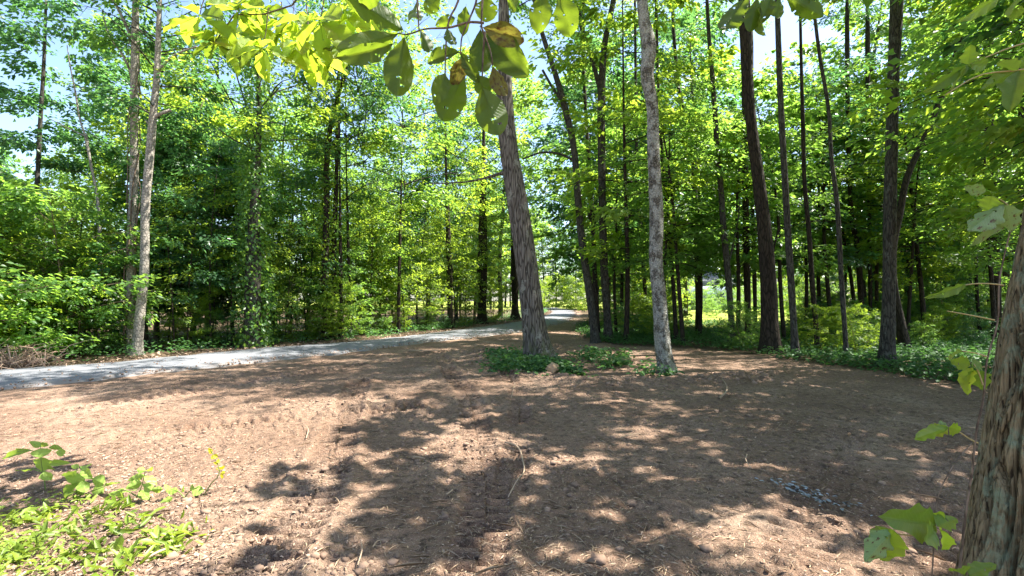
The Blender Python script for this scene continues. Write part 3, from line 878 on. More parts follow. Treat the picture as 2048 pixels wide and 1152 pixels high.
for o in list(COL.objects):
    if o.name == 'pale_twin_tree.001':
        for ph, rad in ((0.0, 0.125), (2.4, 0.12), (4.1, 0.13)):
            zz = np.linspace(0.0, 7.0, 70)
            ax = smooth_path([at(262, 706, 11.8), at(260, 600, 11.8), at(262, 480, 11.8), at(268, 365, 11.8), at(268, 219, 11.8), at(270, 73, 11.8)], 70)
            aa = ph + zz * 0.9 + 0.5 * np.sin(zz * 2.3 + ph)
            q = ax - np.array(o.location) + np.stack([np.cos(aa) * rad, np.sin(aa) * rad, 0 * zz], 1)
            v, f = tube(q, np.linspace(0.022, 0.010, 70), 6)
            link('vine_stem', mesh_np('vine_stem', v, f, BK['twig'], True), o)
        ivy(o, 11.8, [(262, 330), (264, 290), (268, 250), (268, 200)], 260, 0.2, 0.09, LM_mid, 8)
# ------------------------------------------------------------------ unnamed woodland: every tree an individual
PX_D = ([-400, 0, 255, 503, 700, 895, 1023, 1060], [7.5, 9.0, 10.3, 12.7, 14.9, 20.2, 28.0, 36.0])
LANDL = [(-400, 'left of leftmost trunk'), (62, 'between leftmost trunk and twin trunks'), (285, 'between twin trunks and vine-wrapped tree'),
         (510, 'between vine-wrapped tree and curving trunk'), (650, 'right of curving roadside trunk'), (860, 'near the road bend')]
LANDR = [(1050, 'between shaggy and pale blotched trunks'), (1320, 'between pale blotched and big dark trunks'),
         (1540, 'between big dark and large grey trunks'), (1780, 'right of the large grey trunk'), (2048, 'past the foreground trunk')]
ORD = ['first', 'second', 'third', 'fourth', 'fifth', 'sixth', 'seventh', 'eighth', 'ninth', 'tenth', 'eleventh', 'twelfth', 'thirteenth', 'fourteenth', 'fifteenth', 'sixteenth', 'seventeenth', 'eighteenth', 'nineteenth', 'twentieth']
PEND = []
def plan(name, pair, x, y, s, what, cat, group, land, zs=1.0, rz=None):
    PEND.append((name, pair, x, y, s, what, cat, group, land, zs, random.uniform(0, 6.28) if rz is None else rz))
def flush():
    from collections import defaultdict
    g = defaultdict(list)
    for p in PEND:
        px = px_of(p[2], p[3])
        z = [l for a, l in p[8] if px >= a][-1] if px >= p[8][0][0] else p[8][0][1]
        g[(p[5], z)].append((px, p))
    for (what, z), lst in g.items():
        lst.sort(key=lambda t: t[0])
        for k, (px, p) in enumerate(lst):
            pre = '' if len(lst) == 1 else ', ' + (ORD[k] if k < 20 else str(k + 1) + 'th') + ' from left'
            put_tree(p[0], p[1], p[2], p[3], p[4], p[10], what + pre + ', ' + z, p[6], p[7], p[9])
    PEND.clear()

rs = random.Random(11)
def lx(px, d): return (px - 1024) / F * d
# left: shrubs along the far road edge
for px in np.arange(-120, 1000, 34):
    p = px + rs.uniform(-18, 18)
    d = float(np.interp(p, *PX_D)) + rs.uniform(0.9, 2.0)
    s = rs.choice((0.5, 0.7, 0.9, 1.2, 1.4) if p < 230 else (0.3, 0.4, 0.5, 0.65, 0.85)) * rs.uniform(0.85, 1.1)
    if 215 < p < 340: continue
    plan('shrub', S[rs.randrange(4)], lx(p, d), d, s, 'leafy roadside shrub', 'shrub', 'shrubs along the far road edge', LANDL)
for px in np.arange(320, 1000, 17):
    p = px + rs.uniform(-9, 9)
    d = float(np.interp(p, *PX_D)) + rs.uniform(0.9, 3.5)
    plan('sapling', PO[rs.randrange(3)], lx(p, d), d, rs.uniform(0.6, 1.15), 'thin dark sapling pole', 'sapling', 'sapling poles along the far road edge', LANDL)
for px in np.arange(-150, 1010, 70):
    p = px + rs.uniform(-25, 25)
    d = float(np.interp(p, *PX_D)) + rs.uniform(2.2, 4.5)
    hmax = 0.62 if p < 230 else (0.92 if p < 700 else 0.8)
    plan('understory_tree', U[rs.randrange(6)], lx(p, d), d, hmax * rs.uniform(0.8, 1.1), 'young roadside tree', 'tree', 'young trees of the left wood', LANDL)
for px in np.arange(-180, 1010, 120):
    p = px + rs.uniform(-30, 30)
    d = float(np.interp(p, *PX_D)) + rs.uniform(5.5, 10)
    hmax = 0.75 if p < 230 else (1.25 if p < 740 else 0.95)
    plan('understory_tree', U[rs.randrange(6)], lx(p, d), d, hmax * rs.uniform(0.85, 1.1), 'leafy tree in second row', 'tree', 'second row of the left wood', LANDL)
for px in np.arange(-200, 1010, 130):
    p = px + rs.uniform(-35, 35)
    d = float(np.interp(p, *PX_D)) + rs.uniform(11, 22)
    hmax = 0.66 if p < 230 else (0.95 if p < 730 else 0.62)
    plan('tall_tree', T[rs.randrange(3)], lx(p, d), d, hmax * rs.uniform(0.85, 1.1), 'tall tree deep in the wood', 'tree', 'tall trees of the left wood', LANDL)
# right: layered understorey and tall trees behind
for k in range(22):
    p = 1130 + k * 45 + rs.uniform(-20, 20)
    d = rs.uniform(13.5, 19)
    if 1375 < p < 1585 and k % 2: continue
    x = lx(p, d)
    if road_dist(x, d)[0] < 1.6 or p < 1175: continue
    plan('understory_tree', UH[rs.randrange(4)], x, d, rs.uniform(0.75, 1.1), 'thin leafy understorey tree', 'tree', 'understorey of the right wood', LANDR)
for k in range(19):
    p = 1150 + k * 54 + rs.uniform(-25, 25)
    d = rs.uniform(20, 30)
    if 1375 < p < 1590: continue
    x = lx(p, d)
    if road_dist(x, d)[0] < 2.0: continue
    plan('understory_tree', UH[rs.randrange(4)], x, d, rs.uniform(1.0, 1.35), 'farther thin-stemmed leafy tree', 'tree', 'farther trees of the right wood', LANDR)
for k in range(17):
    p = 1100 + k * 64 + rs.uniform(-25, 25)
    d = rs.uniform(31, 46)
    if 1370 < p < 1780: d = rs.uniform(66, 80)
    x = lx(p, d)
    if road_dist(x, d)[0] < 2.5: continue
    plan('tall_tree', T[rs.randrange(3)], x, d, rs.uniform(0.85, 1.2) * (1.4 if d > 60 else 1), 'tall tree at the back', 'tree', 'tall trees of the right wood', LANDR)
for k in range(110):
    p = 1130 + k * 9.2 + rs.uniform(-20, 20)
    d = rs.uniform(11.0, 26)
    x = lx(p, d)
    if 1370 < p < 1585 and d > 14.5: continue
    if road_dist(x, d)[0] < 1.2 or cover_side(x, d)[0] < 1.0: continue
    plan('shrub', S[rs.randrange(4)], x, d, rs.uniform(0.25, 0.5) * (1 + max(0, d - 14) * 0.05), 'low leafy woodland shrub', 'shrub', 'low shrubs of the right wood', LANDR)
for k in range(26):
    p = 1180 + k * 36 + rs.uniform(-15, 15)
    if 1375 < p < 1690: continue
    d = rs.uniform(28, 44)
    x = lx(p, d)
    if road_dist(x, d)[0] < 2.0: continue
    plan('understory_tree', U[rs.randrange(6)], x, d, rs.uniform(0.5, 0.85), 'bushy low tree at the back', 'tree', 'bushy trees behind the right wood', LANDR)
for p, d, s_ in ((1352, 44, 1.1), (1378, 50, 1.3), (1412, 46, 0.9), (1440, 52, 1.4), (1470, 48, 1.0), (1502, 55, 1.5), (1535, 47, 1.0), (1566, 42, 1.2), (1598, 38, 1.1), (1425, 36, 0.55), (1490, 34, 0.6), (1550, 33, 0.6)):
    plan('shrub', S[rs.choice((0, 1, 3))], lx(p, d), d, s_, 'sunlit bush in the bright clearing', 'shrub', 'bushes in the clearing', LANDR)
for k in range(30):
    p = 1190 + k * 36 + rs.uniform(-15, 15)
    if 1360 < p < 1600: continue
    d = rs.uniform(17, 30)
    x = lx(p, d)
    if road_dist(x, d)[0] < 1.6: continue
    plan('shrub', S[rs.randrange(4)], x, d, rs.uniform(0.7, 1.25), 'tall bush among the stems', 'shrub', 'tall bushes of the right wood', LANDR)
for k in range(26):
    p = 1230 + k * 42 + rs.uniform(-15, 15)
    d = rs.uniform(64, 80)
    plan('understory_tree', U[rs.randrange(6)], lx(p, d), d, rs.uniform(1.2, 1.7), 'tree across the clearing', 'tree', 'trees across the clearing', LANDR)
# beyond the road bend: the far wall of trees
for k in range(20):
    p = 700 + k * 32 + rs.uniform(-12, 12)
    d = rs.uniform(58, 85)
    x = lx(p, d)
    if abs(p - 1118) < 34: d = 82; x = lx(p, d)
    plan('tall_tree', T[rs.randrange(3)], x, d, rs.uniform(0.8, 1.2), 'distant tree beyond the road bend', 'tree', 'distant trees beyond the bend', [(0, 'beyond the bend')])
for p, d, s in ((1085, 62, 1.6), (1105, 66, 1.9), (1128, 64, 1.7), (1150, 60, 1.8), (1170, 52, 1.3), (1068, 54, 1.2)):
    plan('shrub', S[1], lx(p, d), d, s, 'sunlit yellow-green bush at the road end', 'shrub', 'sunlit bushes at the end of the road', [(0, 'far off')])
for x, y, s_ in ((5.4, 30, 1.0), (5.0, 25, 0.95), (8.2, 27, 1.05), (-3.6, 31, 0.8), (-0.9, 35, 1.15), (-4.8, 27, 0.75), (9.0, 23, 0.9), (15.5, 21, 0.95), (21, 21.5, 0.95), (26, 25, 1.0)):
    plan('tall_tree', T[rs.randrange(3)], x, y, s_, 'tall tree rising high behind', 'tree', 'tall trees closing the view', LANDL[-1:] + LANDR)
for k in range(44):
    p = -300 + k * 60 + rs.uniform(-20, 20)
    d = rs.uniform(85, 120)
    plan('understory_tree', U[rs.randrange(6)], lx(p, d), d, rs.uniform(1.6, 2.4), 'tree of the far treeline', 'tree', 'trees of the far treeline', LANDL + LANDR)
# trees that stand right of the picture and throw the shade on the dirt
for x, y, s in ((8.9, 7.4, 1.1), (7.6, 5.2, 1.0), (9.9, 8.6, 1.1), (9.8, 5.6, 1.2), (8.2, 6.3, 1.0), (11.5, 7.4, 1.3), (7.4, 2.9, 0.8)):
    plan('tall_tree', UH[rs.randrange(4)], x, y, s, 'tall tree right of the dirt clearing', 'tree', 'trees shading the clearing', [(0, 'beyond the picture edge')])
flush()

# ------------------------------------------------------------------ the furrowed trunk close by on the right
def near_trunk():
    d = 1.9
    pts = [(2066, 1152, 300), (2084, 1000, 288), (2099, 900, 282), (2117, 770, 276), (2133, 665, 272), (2150, 562, 268), (2172, 420, 262), (2190, 300, 256), (2215, 130, 246), (2235, 0, 238)]
    P, Rr = trunk_path(d, pts, 8.5)
    q = smooth_path(np.hstack([P, Rr[:, None]]), 420)
    P, Rr = q[:, :3], q[:, 3]
    sides = 220
    th = np.linspace(0, 2 * math.pi, sides, endpoint=False)
    zz = P[:, 2][:, None] + 0 * th[None]
    w = 0.5 * fbm(np.stack([(np.cos(th)[None] * 2 + 0 * zz).ravel(), (np.sin(th)[None] * 2 + 0 * zz).ravel(), (zz * 3.0).ravel()], 1), 2, 3).reshape(zz.shape)
    c, s_ = np.cos(th[None] + w * 0.5), np.sin(th[None] + w * 0.5)
    a = fbm(np.stack([(c * 6.0).ravel(), (s_ * 6.0).ravel(), (zz * 0.9).ravel()], 1), 3, 21).reshape(zz.shape)
    b = fbm(np.stack([(c * 15).ravel(), (s_ * 15).ravel(), (zz * 9).ravel()], 1), 3, 33).reshape(zz.shape)
    fur = np.clip(np.abs(a) * 6.5, 0, 1) ** 0.8
    lob = 1 + 0.30 * (fur - 0.92) + 0.06 * b
    lob *= 1 + 0.3 * np.exp(-np.maximum(0, P[:, 2])[:, None] / 0.18) * (0.6 + 0.4 * np.cos(4 * th)[None])
    base = np.array([P[np.argmin(np.abs(P[:, 2])), 0], d, 0])
    v, f = tube(P, Rr, sides, True, lob)
    e = thing('furrowed_tree', 'deeply furrowed lichen-patched trunk close by at the right picture edge', 'tree', base)
    link('trunk', mesh_np('trunk', v - base, f, BK['near'], True), e)
    for nm, me in zip(('branches', 'crown'), C[1]):
        o = link(nm, me, e, tuple(P[-1] - base - np.array([-1.0, 0.3, 1.2])))
        o.scale = (0.6,) * 3
    return P, Rr
NP_, NR_ = near_trunk()

# ------------------------------------------------------------------ big single leaves
def blade(seed, kind='magnolia', holes=3):
    r = np.random.default_rng(seed)
    nu, nv = 12, 26
    t = np.linspace(0, 1, nv + 1)
    if kind == 'magnolia':
        w = 0.5 * np.sin(math.pi * np.clip(t, 0, 1) ** 1.15) ** 0.72
    elif kind == 'lobed':
        w = 0.5 * np.sin(math.pi * t ** 0.75) ** 0.8 * (1 + 0.16 * np.sin(t * 19 + seed))
    else:
        w = 0.5 * np.sin(math.pi * t ** 0.82) ** 0.9
    w[0], w[-1] = 0.012, 0.012
    w = w * (1 + r.normal(0, 0.03, nv + 1))
    u = np.linspace(-1, 1, nu + 1)
    uu, tt = np.meshgrid(u, t)
    X = uu * w[:, None]
    f1, f2, dr = r.uniform(0.05, 0.35), r.uniform(-0.1, 0.1), r.uniform(0.05, 0.3)
    Z = f1 * np.abs(X) - dr * tt ** 2 + 0.03 * np.sin(tt * 20 + uu * 3 + seed) * np.abs(uu) + f2 * X
    Y = tt + 0.03 * np.abs(uu) * np.sin(tt * 9)
    V = np.stack([X, Y, Z], -1).reshape(-1, 3)
    i = np.arange(nv)[:, None] * (nu + 1)
    j = np.arange(nu)[None, :]
    Q = np.stack([i + j, i + j + 1, i + nu + 2 + j, i + nu + 1 + j], -1).reshape(-1, 4)
    keep = np.ones(len(Q), bool)
    for k in range(holes):
        q = r.integers(nu * 3, nu * (nv - 2))
        keep[q] = False
        if r.random() < 0.4: keep[q + 1] = False
    # a short leaf stalk
    sv, sf = tube([(0, -0.09, 0.0), (0, 0.0, 0.0), (0, 0.5, -dr * 0.25 - 0.006)], [0.010, 0.010, 0.004], 4, False)
    if seed >= 20 and kind != 'magnolia': sv = sv * np.array([0.7, 1, 0.7])
    V2, F2 = join([(V, [Q[keep]]), (sv, sf)])
    return mesh_np(kind + '_leaf', V2, F2, BL_green, True)
MAG = [blade(k, 'magnolia', [2, 5, 1, 6, 0, 3][k]) for k in range(6)]
LOB = [blade(20 + k, 'lobed', k % 3) for k in range(4)]
OVA = [blade(40 + k, 'ovate', 0) for k in range(4)]
LR = random.Random(5)
CAMP = np.array([0, 0, CAM_H])
def leaf_obj(parent, meshes, mat, B, Tp, W, nrm, k=None):
    B, Tp = np.array(B, float), np.array(Tp, float)
    Y = Tp - B
    L = np.linalg.norm(Y)
    X = np.cross(Y, nrm); X /= np.linalg.norm(X) + 1e-9
    Z = np.cross(X, Y / L)
    M = Matrix([[X[i] * W, Y[i], Z[i] * L, B[i] - wl(parent)[i]] for i in range(3)] + [[0, 0, 0, 1]])
    me = meshes[LR.randrange(len(meshes)) if k is None else k % len(meshes)]
    o = link('leaf', me, parent)
    o.matrix_local = M
    o.material_slots[0].link = 'OBJECT'
    o.material_slots[0].material = mat
    return o
def face_leaf(parent, meshes, mat, b, t, w, d, dd=0.0, tilt=0.45):
    B, Tp = at(*b, d), at(*t, d + dd)
    mid = (B + Tp) / 2
    nn = (CAMP - mid) / np.linalg.norm(CAMP - mid) + np.array([LR.gauss(0, tilt), LR.gauss(0, tilt), LR.gauss(0, tilt)])
    return leaf_obj(parent, meshes, mat, B, Tp, 1.08 * w * d / F, -nn if LR.random() < 0.5 else nn)
def twig(parent, pts, r0, r1, mat=None, sides=6, n_=14, name='twig'):
    q = smooth_path(pts, n_)
    v, f = tube(q - np.array(wl(parent)), np.linspace(r0, r1, n_), sides)
    return link(name, mesh_np(name, v, f, mat or BK['twig'], True), parent)

# the branch whose big leaves hang into the top of the picture
D0 = 2.2
mag = thing('magnolia_tree', 'magnolia whose branches of very large leaves hang into the top of the view', 'tree', (5.2, 3.8, 0))
def wl(o):
    v = Vector(o.location)
    while o.parent:
        o = o.parent
        v += Vector(o.location)
    return v
MB = np.array([5.2, 3.8, 0])
q = smooth_path([(0, 0, -0.1), (0.05, 0.1, 2.0), (-0.1, 0.3, 4.2), (-0.5, 0.8, 6.0), (-0.9, 1.2, 8.5)], 24)
v, f = tube(q, np.linspace(0.09, 0.02, 24), 12)
link('trunk', mesh_np('trunk', v, f, BK['grey'], True), mag)
mw, mc = gen_tree(555, 4.2, 0.3, 2.3, 16, 7, 15, 0.28, LM_mid, 'twig', 0.06, False, spray=0.6, slope=(0.0, 0.5), six=True)
for nm_, me_ in (('branches', mw), ('crown', mc)):
    link(nm_, me_, mag, (-0.55, 1.35, 5.7))
def branch(pts, r0, r1, n_=24, label=None):
    q = smooth_path(pts, n_)
    o0 = q[0]
    v, f = tube(q - o0, np.linspace(r0, r1, n_), 7)
    o = link('branch', mesh_np('branch', v, f, BK['twig'], True), mag, tuple(o0 - MB))
    o['label'] = label
    return o
HUB = np.array([0.05, D0, 2.95])
br = branch([MB + np.array([-0.15, 0.35, 4.6]), (3.0, 2.9, 4.7), (1.9, 2.3, 4.2), (0.9, 2.1, 3.5), HUB, (-0.35, D0, 2.78)], 0.02, 0.008, label='branch with big dark green drooping leaves at top centre')
for pts in ([(953, -40), (953, 0), (938, 40), (924, 73), (921, 104)], [(925, -40), (913, 11), (900, 35), (895, 55), (892, 90), (890, 146)], [(968, -40), (964, 20), (964, 58), (975, 85), (983, 110), (985, 131)],
            [(968, 46), (943, 44), (900, 55), (850, 58), (808, 69), (797, 67)], [(921, 104), (926, 120), (930, 146)], [(970, 64), (966, 110), (964, 171)], [(1088, -60), (1100, -30), (1118, -10)], [(835, -40), (835, 10), (838, 60)]):
    twig(br, [at(x, y, D0) for x, y in pts], 0.006, 0.003)
for b, t, w, kind in [((806, 60), (698, -6), 46, 0), ((797, 67), (675, 106), 42, 0), ((785, 88), (682, 122), 34, 0), ((809, 75), (791, 194), 60, 0), ((835, 4), (828, 62), 29, 0),
                   ((920, 105), (850, 117), 38, 0), ((891, 146), (872, 202), 34, 0), ((928, 146), (884, 241), 60, 0), ((922, 106), (955, 160), 26, 0), ((964, 171), (998, 271), 62, 0),
                   ((961, 58), (966, 146), 46, 0), ((966, 55), (1047, 82), 42, 1), ((970, 64), (1052, 148), 60, 0), ((985, 133), (1009, 194), 34, 1), ((975, -8), (971, 43), 44, 0),
                   ((1088, -14), (1074, 62), 44, 0), ((1118, -12), (1146, 72), 50, 0), ((910, 36), (876, 50), 24, 0), ((895, 56), (908, 90), 26, 0), ((840, 58), (862, 106), 22, 0),
                   ((932, 13), (926, 70), 26, 0), ((930, 110), (905, 170), 30, 1), ((955, 150), (975, 190), 36, 0), ((880, -6), (850, 22), 30, 0), ((1010, -10), (1040, 20), 30, 0), ((760, -20), (720, 12), 30, 0)]:
    face_leaf(br, MAG, BL_brown if kind else BL_green, b, t, w, D0 + LR.uniform(-0.12, 0.12), LR.uniform(-0.1, 0.1), 0.22)
# its neighbour, farther off, in full sun
D1 = 3.6
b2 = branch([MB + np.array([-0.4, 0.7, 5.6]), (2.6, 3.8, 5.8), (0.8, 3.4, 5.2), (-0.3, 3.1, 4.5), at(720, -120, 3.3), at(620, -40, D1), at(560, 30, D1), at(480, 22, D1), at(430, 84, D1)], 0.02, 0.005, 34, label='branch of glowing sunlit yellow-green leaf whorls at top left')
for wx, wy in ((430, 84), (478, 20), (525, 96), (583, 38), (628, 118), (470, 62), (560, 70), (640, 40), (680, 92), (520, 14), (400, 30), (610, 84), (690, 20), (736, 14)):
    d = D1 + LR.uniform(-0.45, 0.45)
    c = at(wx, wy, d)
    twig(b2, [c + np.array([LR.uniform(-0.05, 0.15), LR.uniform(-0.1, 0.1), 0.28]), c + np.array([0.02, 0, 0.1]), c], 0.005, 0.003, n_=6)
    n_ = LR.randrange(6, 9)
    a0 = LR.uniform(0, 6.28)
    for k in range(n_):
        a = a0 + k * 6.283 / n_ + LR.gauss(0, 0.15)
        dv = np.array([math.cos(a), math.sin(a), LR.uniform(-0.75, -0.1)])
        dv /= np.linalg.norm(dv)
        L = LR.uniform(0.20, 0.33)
        leaf_obj(b2, MAG, BL_yel if LR.random() < 0.78 else BL_green, c + dv * 0.02, c + dv * L, L * LR.uniform(0.42, 0.56), np.array([LR.gauss(0, 0.3), -0.9 + LR.gauss(0, 0.35), 0.75]))  # darker green leaves stand in for the shade among the sunlit ones
b3 = branch([MB + np.array([-0.05, 0.3, 4.0]), (3.2, 3.0, 4.2), (2.0, 2.5, 3.7), at(1580, -180, 2.4), at(1540, -60, 2.4), at(1530, -10, 2.4)], 0.014, 0.004, label='cluster of green leaves hanging at the top edge before the big dark trunk')
for b, t, w in [((1497, -12), (1443, 68), 48), ((1515, -5), (1500, 64), 30), ((1544, -8), (1521, 48), 28), ((1573, -5), (1645, 32), 38), ((1560, -4), (1553, 38), 27), ((1520, 10), (1516, 68), 30), ((1590, -10), (1620, 6), 30)]:
    face_leaf(b3, MAG, BL_green, b, t, w, 2.4 + LR.uniform(-0.08, 0.08), LR.uniform(-0.08, 0.08), 0.4)
# leafy shoot reaching in from the right
b4 = thing('leafy_shoot', 'sunlit shoot with fingered yellow-green leaves reaching in at upper right', 'branch', tuple(at(2040, 110, 1.75)))
twig(b4, [at(2250, 40, 1.75), at(2120, 70, 1.75), at(2030, 92, 1.75), at(1940, 128, 1.75)], 0.005, 0.002, M_rstem)
twig(b4, [at(2250, 90, 1.7), at(2120, 125, 1.7), at(2038, 140, 1.7), at(1960, 150, 1.7), at(1890, 190, 1.7)], 0.004, 0.002, M_rstem)
for b, t, w in [((1938, 128), (1940, 92), 26), ((1936, 130), (1852, 186), 26), ((1938, 132), (1898, 180), 30), ((1944, 128), (1978, 132), 26), ((2036, 140), (1998, 120), 28), ((2034, 142), (1952, 176), 30), ((2040, 142), (2018, 206), 44), ((2042, 138), (2070, 108), 30),
                ((2000, -8), (1926, 42), 32), ((2050, -10), (2012, 30), 34), ((2040, 10), (2022, 44), 20)]:
    face_leaf(b4, LOB, BL_vine if LR.random() < 0.7 else BL_yel, b, t, w, 1.72 + LR.uniform(-0.05, 0.05), LR.uniform(-0.06, 0.06), 0.5)
twig(b4, [at(2110, -30, 1.72), at(2050, -12, 1.72), at(2000, -8, 1.72)], 0.004, 0.002, M_rstem)
# vine climbing the furrowed trunk
b5 = thing('climbing_vine', 'thin vine climbing the left edge of the furrowed foreground trunk', 'vine', tuple(gnd(1930, 1240)))
VD = 1.78
twig(b5, [at(1905, 1230, VD), at(1920, 1130, VD), at(1932, 1020, VD), at(1944, 940, VD), at(1953, 860, VD), at(1966, 800, VD), at(1974, 720, VD), at(1996, 640, VD), at(1998, 570, VD), at(2016, 480, VD), at(2034, 420, VD)], 0.0045, 0.002, n_=40)
for pts in ([(1974, 713), (1950, 706), (1925, 702)], [(2007, 570), (1975, 567), (1930, 570), (1900, 580)], [(1989, 640), (1940, 630), (1894, 622)], [(1966, 770), (1955, 740), (1948, 728)], [(1956, 886), (1940, 878), (1922, 866), (1895, 855)], [(2028, 425), (2010, 405), (1985, 392)], [(2030, 440), (2015, 430), (2004, 412)]):
    twig(b5, [at(x, y, VD) for x, y in pts], 0.003, 0.0018, M_rstem, 5, 8)
for b, t, w, mm in [((1972, 382), (1928, 376), 24, BL_pale), ((1985, 392), (1972, 424), 34, BL_yel), ((2004, 408), (1936, 470), 40, BL_pale), ((2004, 412), (1962, 492), 32, BL_pale), ((2010, 410), (2026, 462), 34, BL_pale),
                    ((1930, 569), (1860, 598), 20, BL_vine), ((1926, 703), (1888, 714), 14, BL_vine), ((1940, 730), (1903, 722), 26, BL_yel), ((1945, 735), (1925, 785), 38, BL_yel), ((1948, 740), (1968, 778), 34, BL_vine), ((1944, 732), (1964, 728), 22, BL_vine),
                    ((1895, 855), (1822, 878), 24, BL_vine), ((1895, 856), (1850, 870), 28, BL_yel), ((1898, 855), (1922, 862), 26, BL_yel), ((1890, 852), (1880, 842), 14, BL_pale)]:
    face_leaf(b5, LOB, mm, b, t, w, VD + LR.uniform(-0.04, 0.04), LR.uniform(-0.05, 0.05), 0.45)
b6 = thing('vine_shoot', 'young lobed-leaf shoot standing at the foot of the furrowed foreground trunk', 'plant', tuple(gnd(1864, 1280)))
twig(b6, [at(1862, 1290, 1.7), at(1864, 1152, 1.7), at(1870, 1060, 1.7), at(1874, 999, 1.7), at(1902, 938, 1.7), at(1943, 886, 1.75)], 0.0028, 0.0018, BK['twig'], 6, 24)
twig(b6, [at(1870, 1058, 1.7), at(1830, 1070, 1.7), at(1790, 1068, 1.7)], 0.003, 0.002, M_rstem, 5, 8)
for b, t, w, mm in [((1868, 1050), (1786, 1038), 60, BL_vine), ((1868, 1060), (1856, 1084), 46, BL_vine), ((1788, 1062), (1770, 1116), 48, BL_yel), ((1785, 1062), (1728, 1122), 38, BL_pale), ((1783, 1060), (1738, 1076), 30, BL_vine),
                    ((1874, 1052), (1912, 1034), 34, BL_vine), ((1880, 1060), (1900, 1092), 30, BL_yel), ((1872, 1048), (1884, 1026), 26, BL_yel), ((1930, 1150), (1906, 1126), 30, BL_vine), ((1938, 1150), (1985, 1128), 26, BL_vine), ((1935, 1152), (1950, 1180), 28, BL_vine)]:
    face_leaf(b6, LOB, mm, b, t, w, 1.68 + LR.uniform(-0.04, 0.04), LR.uniform(-0.06, 0.06), 0.45)

# ------------------------------------------------------------------ weeds in the left foreground
def weed(name, label, gx, gy, stems, leafset, mat, d):
    g = gnd(gx, gy)
    e = thing(name, label, 'plant', tuple(g))
    d = g[1]
    for pts in stems:
        twig(e, [at(x, y, d) for x, y in pts], 0.004, 0.0018, M_stem, 5, 8, 'stem')
    for b, t, w in leafset:
        face_leaf(e, OVA, mat, b, t, w, d + LR.uniform(-0.06, 0.06), LR.uniform(-0.05, 0.05), 0.7)
    return e
BL_weed = big_leaf_mat('weed_leaf', (0.20, 0.30, 0.05), (0.30, 0.44, 0.09), (0.46, 0.62, 0.07), 0.42)
BL_gold = big_leaf_mat('yellow_leaf', (0.45, 0.38, 0.02), (0.55, 0.48, 0.04), (0.6, 0.55, 0.03), 0.4)
Z = lambda a: (a[0] * 0.3418, 760 + a[1] * 0.3418)
def ZL(lst): return [(Z(b), Z(t), w * 0.3418) for b, t, w in lst]
weed('weed_plant', 'tallest broad-leaved green weed at the left picture edge on the dirt', 92, 985,
     [[Z((270, 660)), Z((255, 560)), Z((240, 470)), Z((238, 390))], [Z((250, 540)), Z((180, 520)), Z((110, 530))], [Z((240, 440)), Z((190, 415)), Z((100, 420))]],
     ZL([((190, 412), (0, 458), 44), ((238, 390), (180, 362), 34), ((240, 392), (292, 352), 36), ((240, 400), (240, 452), 84), ((248, 455), (252, 530), 92), ((290, 488), (405, 484), 34), ((285, 395), (368, 400), 36), ((360, 400), (355, 450), 40), ((200, 515), (88, 552), 34), ((260, 535), (290, 592), 74), ((270, 520), (325, 520), 40)]), BL_weed, 3)
weed('weed_plant', 'bushy pointed-leaf green weed right of the tallest weed on the left', 150, 1000,
     [[Z((450, 700)), Z((450, 600)), Z((460, 510))], [Z((450, 640)), Z((520, 600)), Z((560, 590))], [Z((460, 680)), Z((540, 650)), Z((620, 620))]],
     ZL([((450, 530), (355, 570), 50), ((455, 545), (430, 620), 92), ((465, 505), (415, 505), 30), ((470, 505), (540, 500), 36), ((480, 520), (530, 575), 50), ((540, 575), (620, 610), 66), ((610, 625), (712, 572), 44), ((455, 600), (380, 680), 60), ((480, 590), (500, 660), 60), ((560, 620), (590, 680), 50), ((500, 640), (430, 660), 40)]), BL_weed, 3)
weed('weed_plant', 'spreading narrow-leaved weed, third from the left on the dirt edge', 285, 1005,
     [[Z((800, 690)), Z((830, 620)), Z((850, 530))], [Z((800, 680)), Z((720, 640)), Z((660, 640))]],
     ZL([((850, 530), (800, 525), 34), ((850, 530), (890, 520), 36), ((840, 560), (770, 580), 40), ((845, 565), (920, 600), 44), ((830, 600), (740, 630), 50), ((835, 610), (900, 650), 50), ((800, 640), (700, 670), 46), ((815, 650), (870, 690), 50), ((720, 640), (640, 670), 46), ((700, 650), (720, 700), 40), ((880, 640), (960, 640), 34)]), BL_weed, 3)
weed('weed_plant', 'small low weed with two pale leaves at the right end of the weeds', 385, 1000,
     [[Z((1080, 690)), Z((1110, 650)), Z((1140, 630))], [Z((1080, 690)), Z((1040, 650)), Z((1000, 640))]],
     ZL([((1125, 640), (1190, 655), 60), ((1110, 650), (1130, 610), 46), ((1040, 650), (980, 650), 40), ((1060, 655), (1080, 620), 36), ((1000, 640), (960, 620), 30), ((1010, 690), (940, 720), 40), ((1000, 690), (1030, 730), 40)]), BL_weed, 3)
weed('yellow_sprig', 'upright thin sprig with small bright yellow leaves standing on the dirt', 406, 992,
     [[Z((1190, 680)), Z((1240, 600)), Z((1285, 550)), Z((1270, 480)), Z((1232, 408))]],
     ZL([((1240, 430), (1225, 404), 22), ((1245, 440), (1275, 452), 24), ((1255, 460), (1235, 440), 22), ((1265, 480), (1288, 470), 24), ((1270, 495), (1250, 480), 22), ((1280, 515), (1310, 510), 26), ((1285, 530), (1265, 520), 22), ((1290, 545), (1318, 545), 26), ((1292, 555), (1300, 575), 26)]), BL_gold, 3)
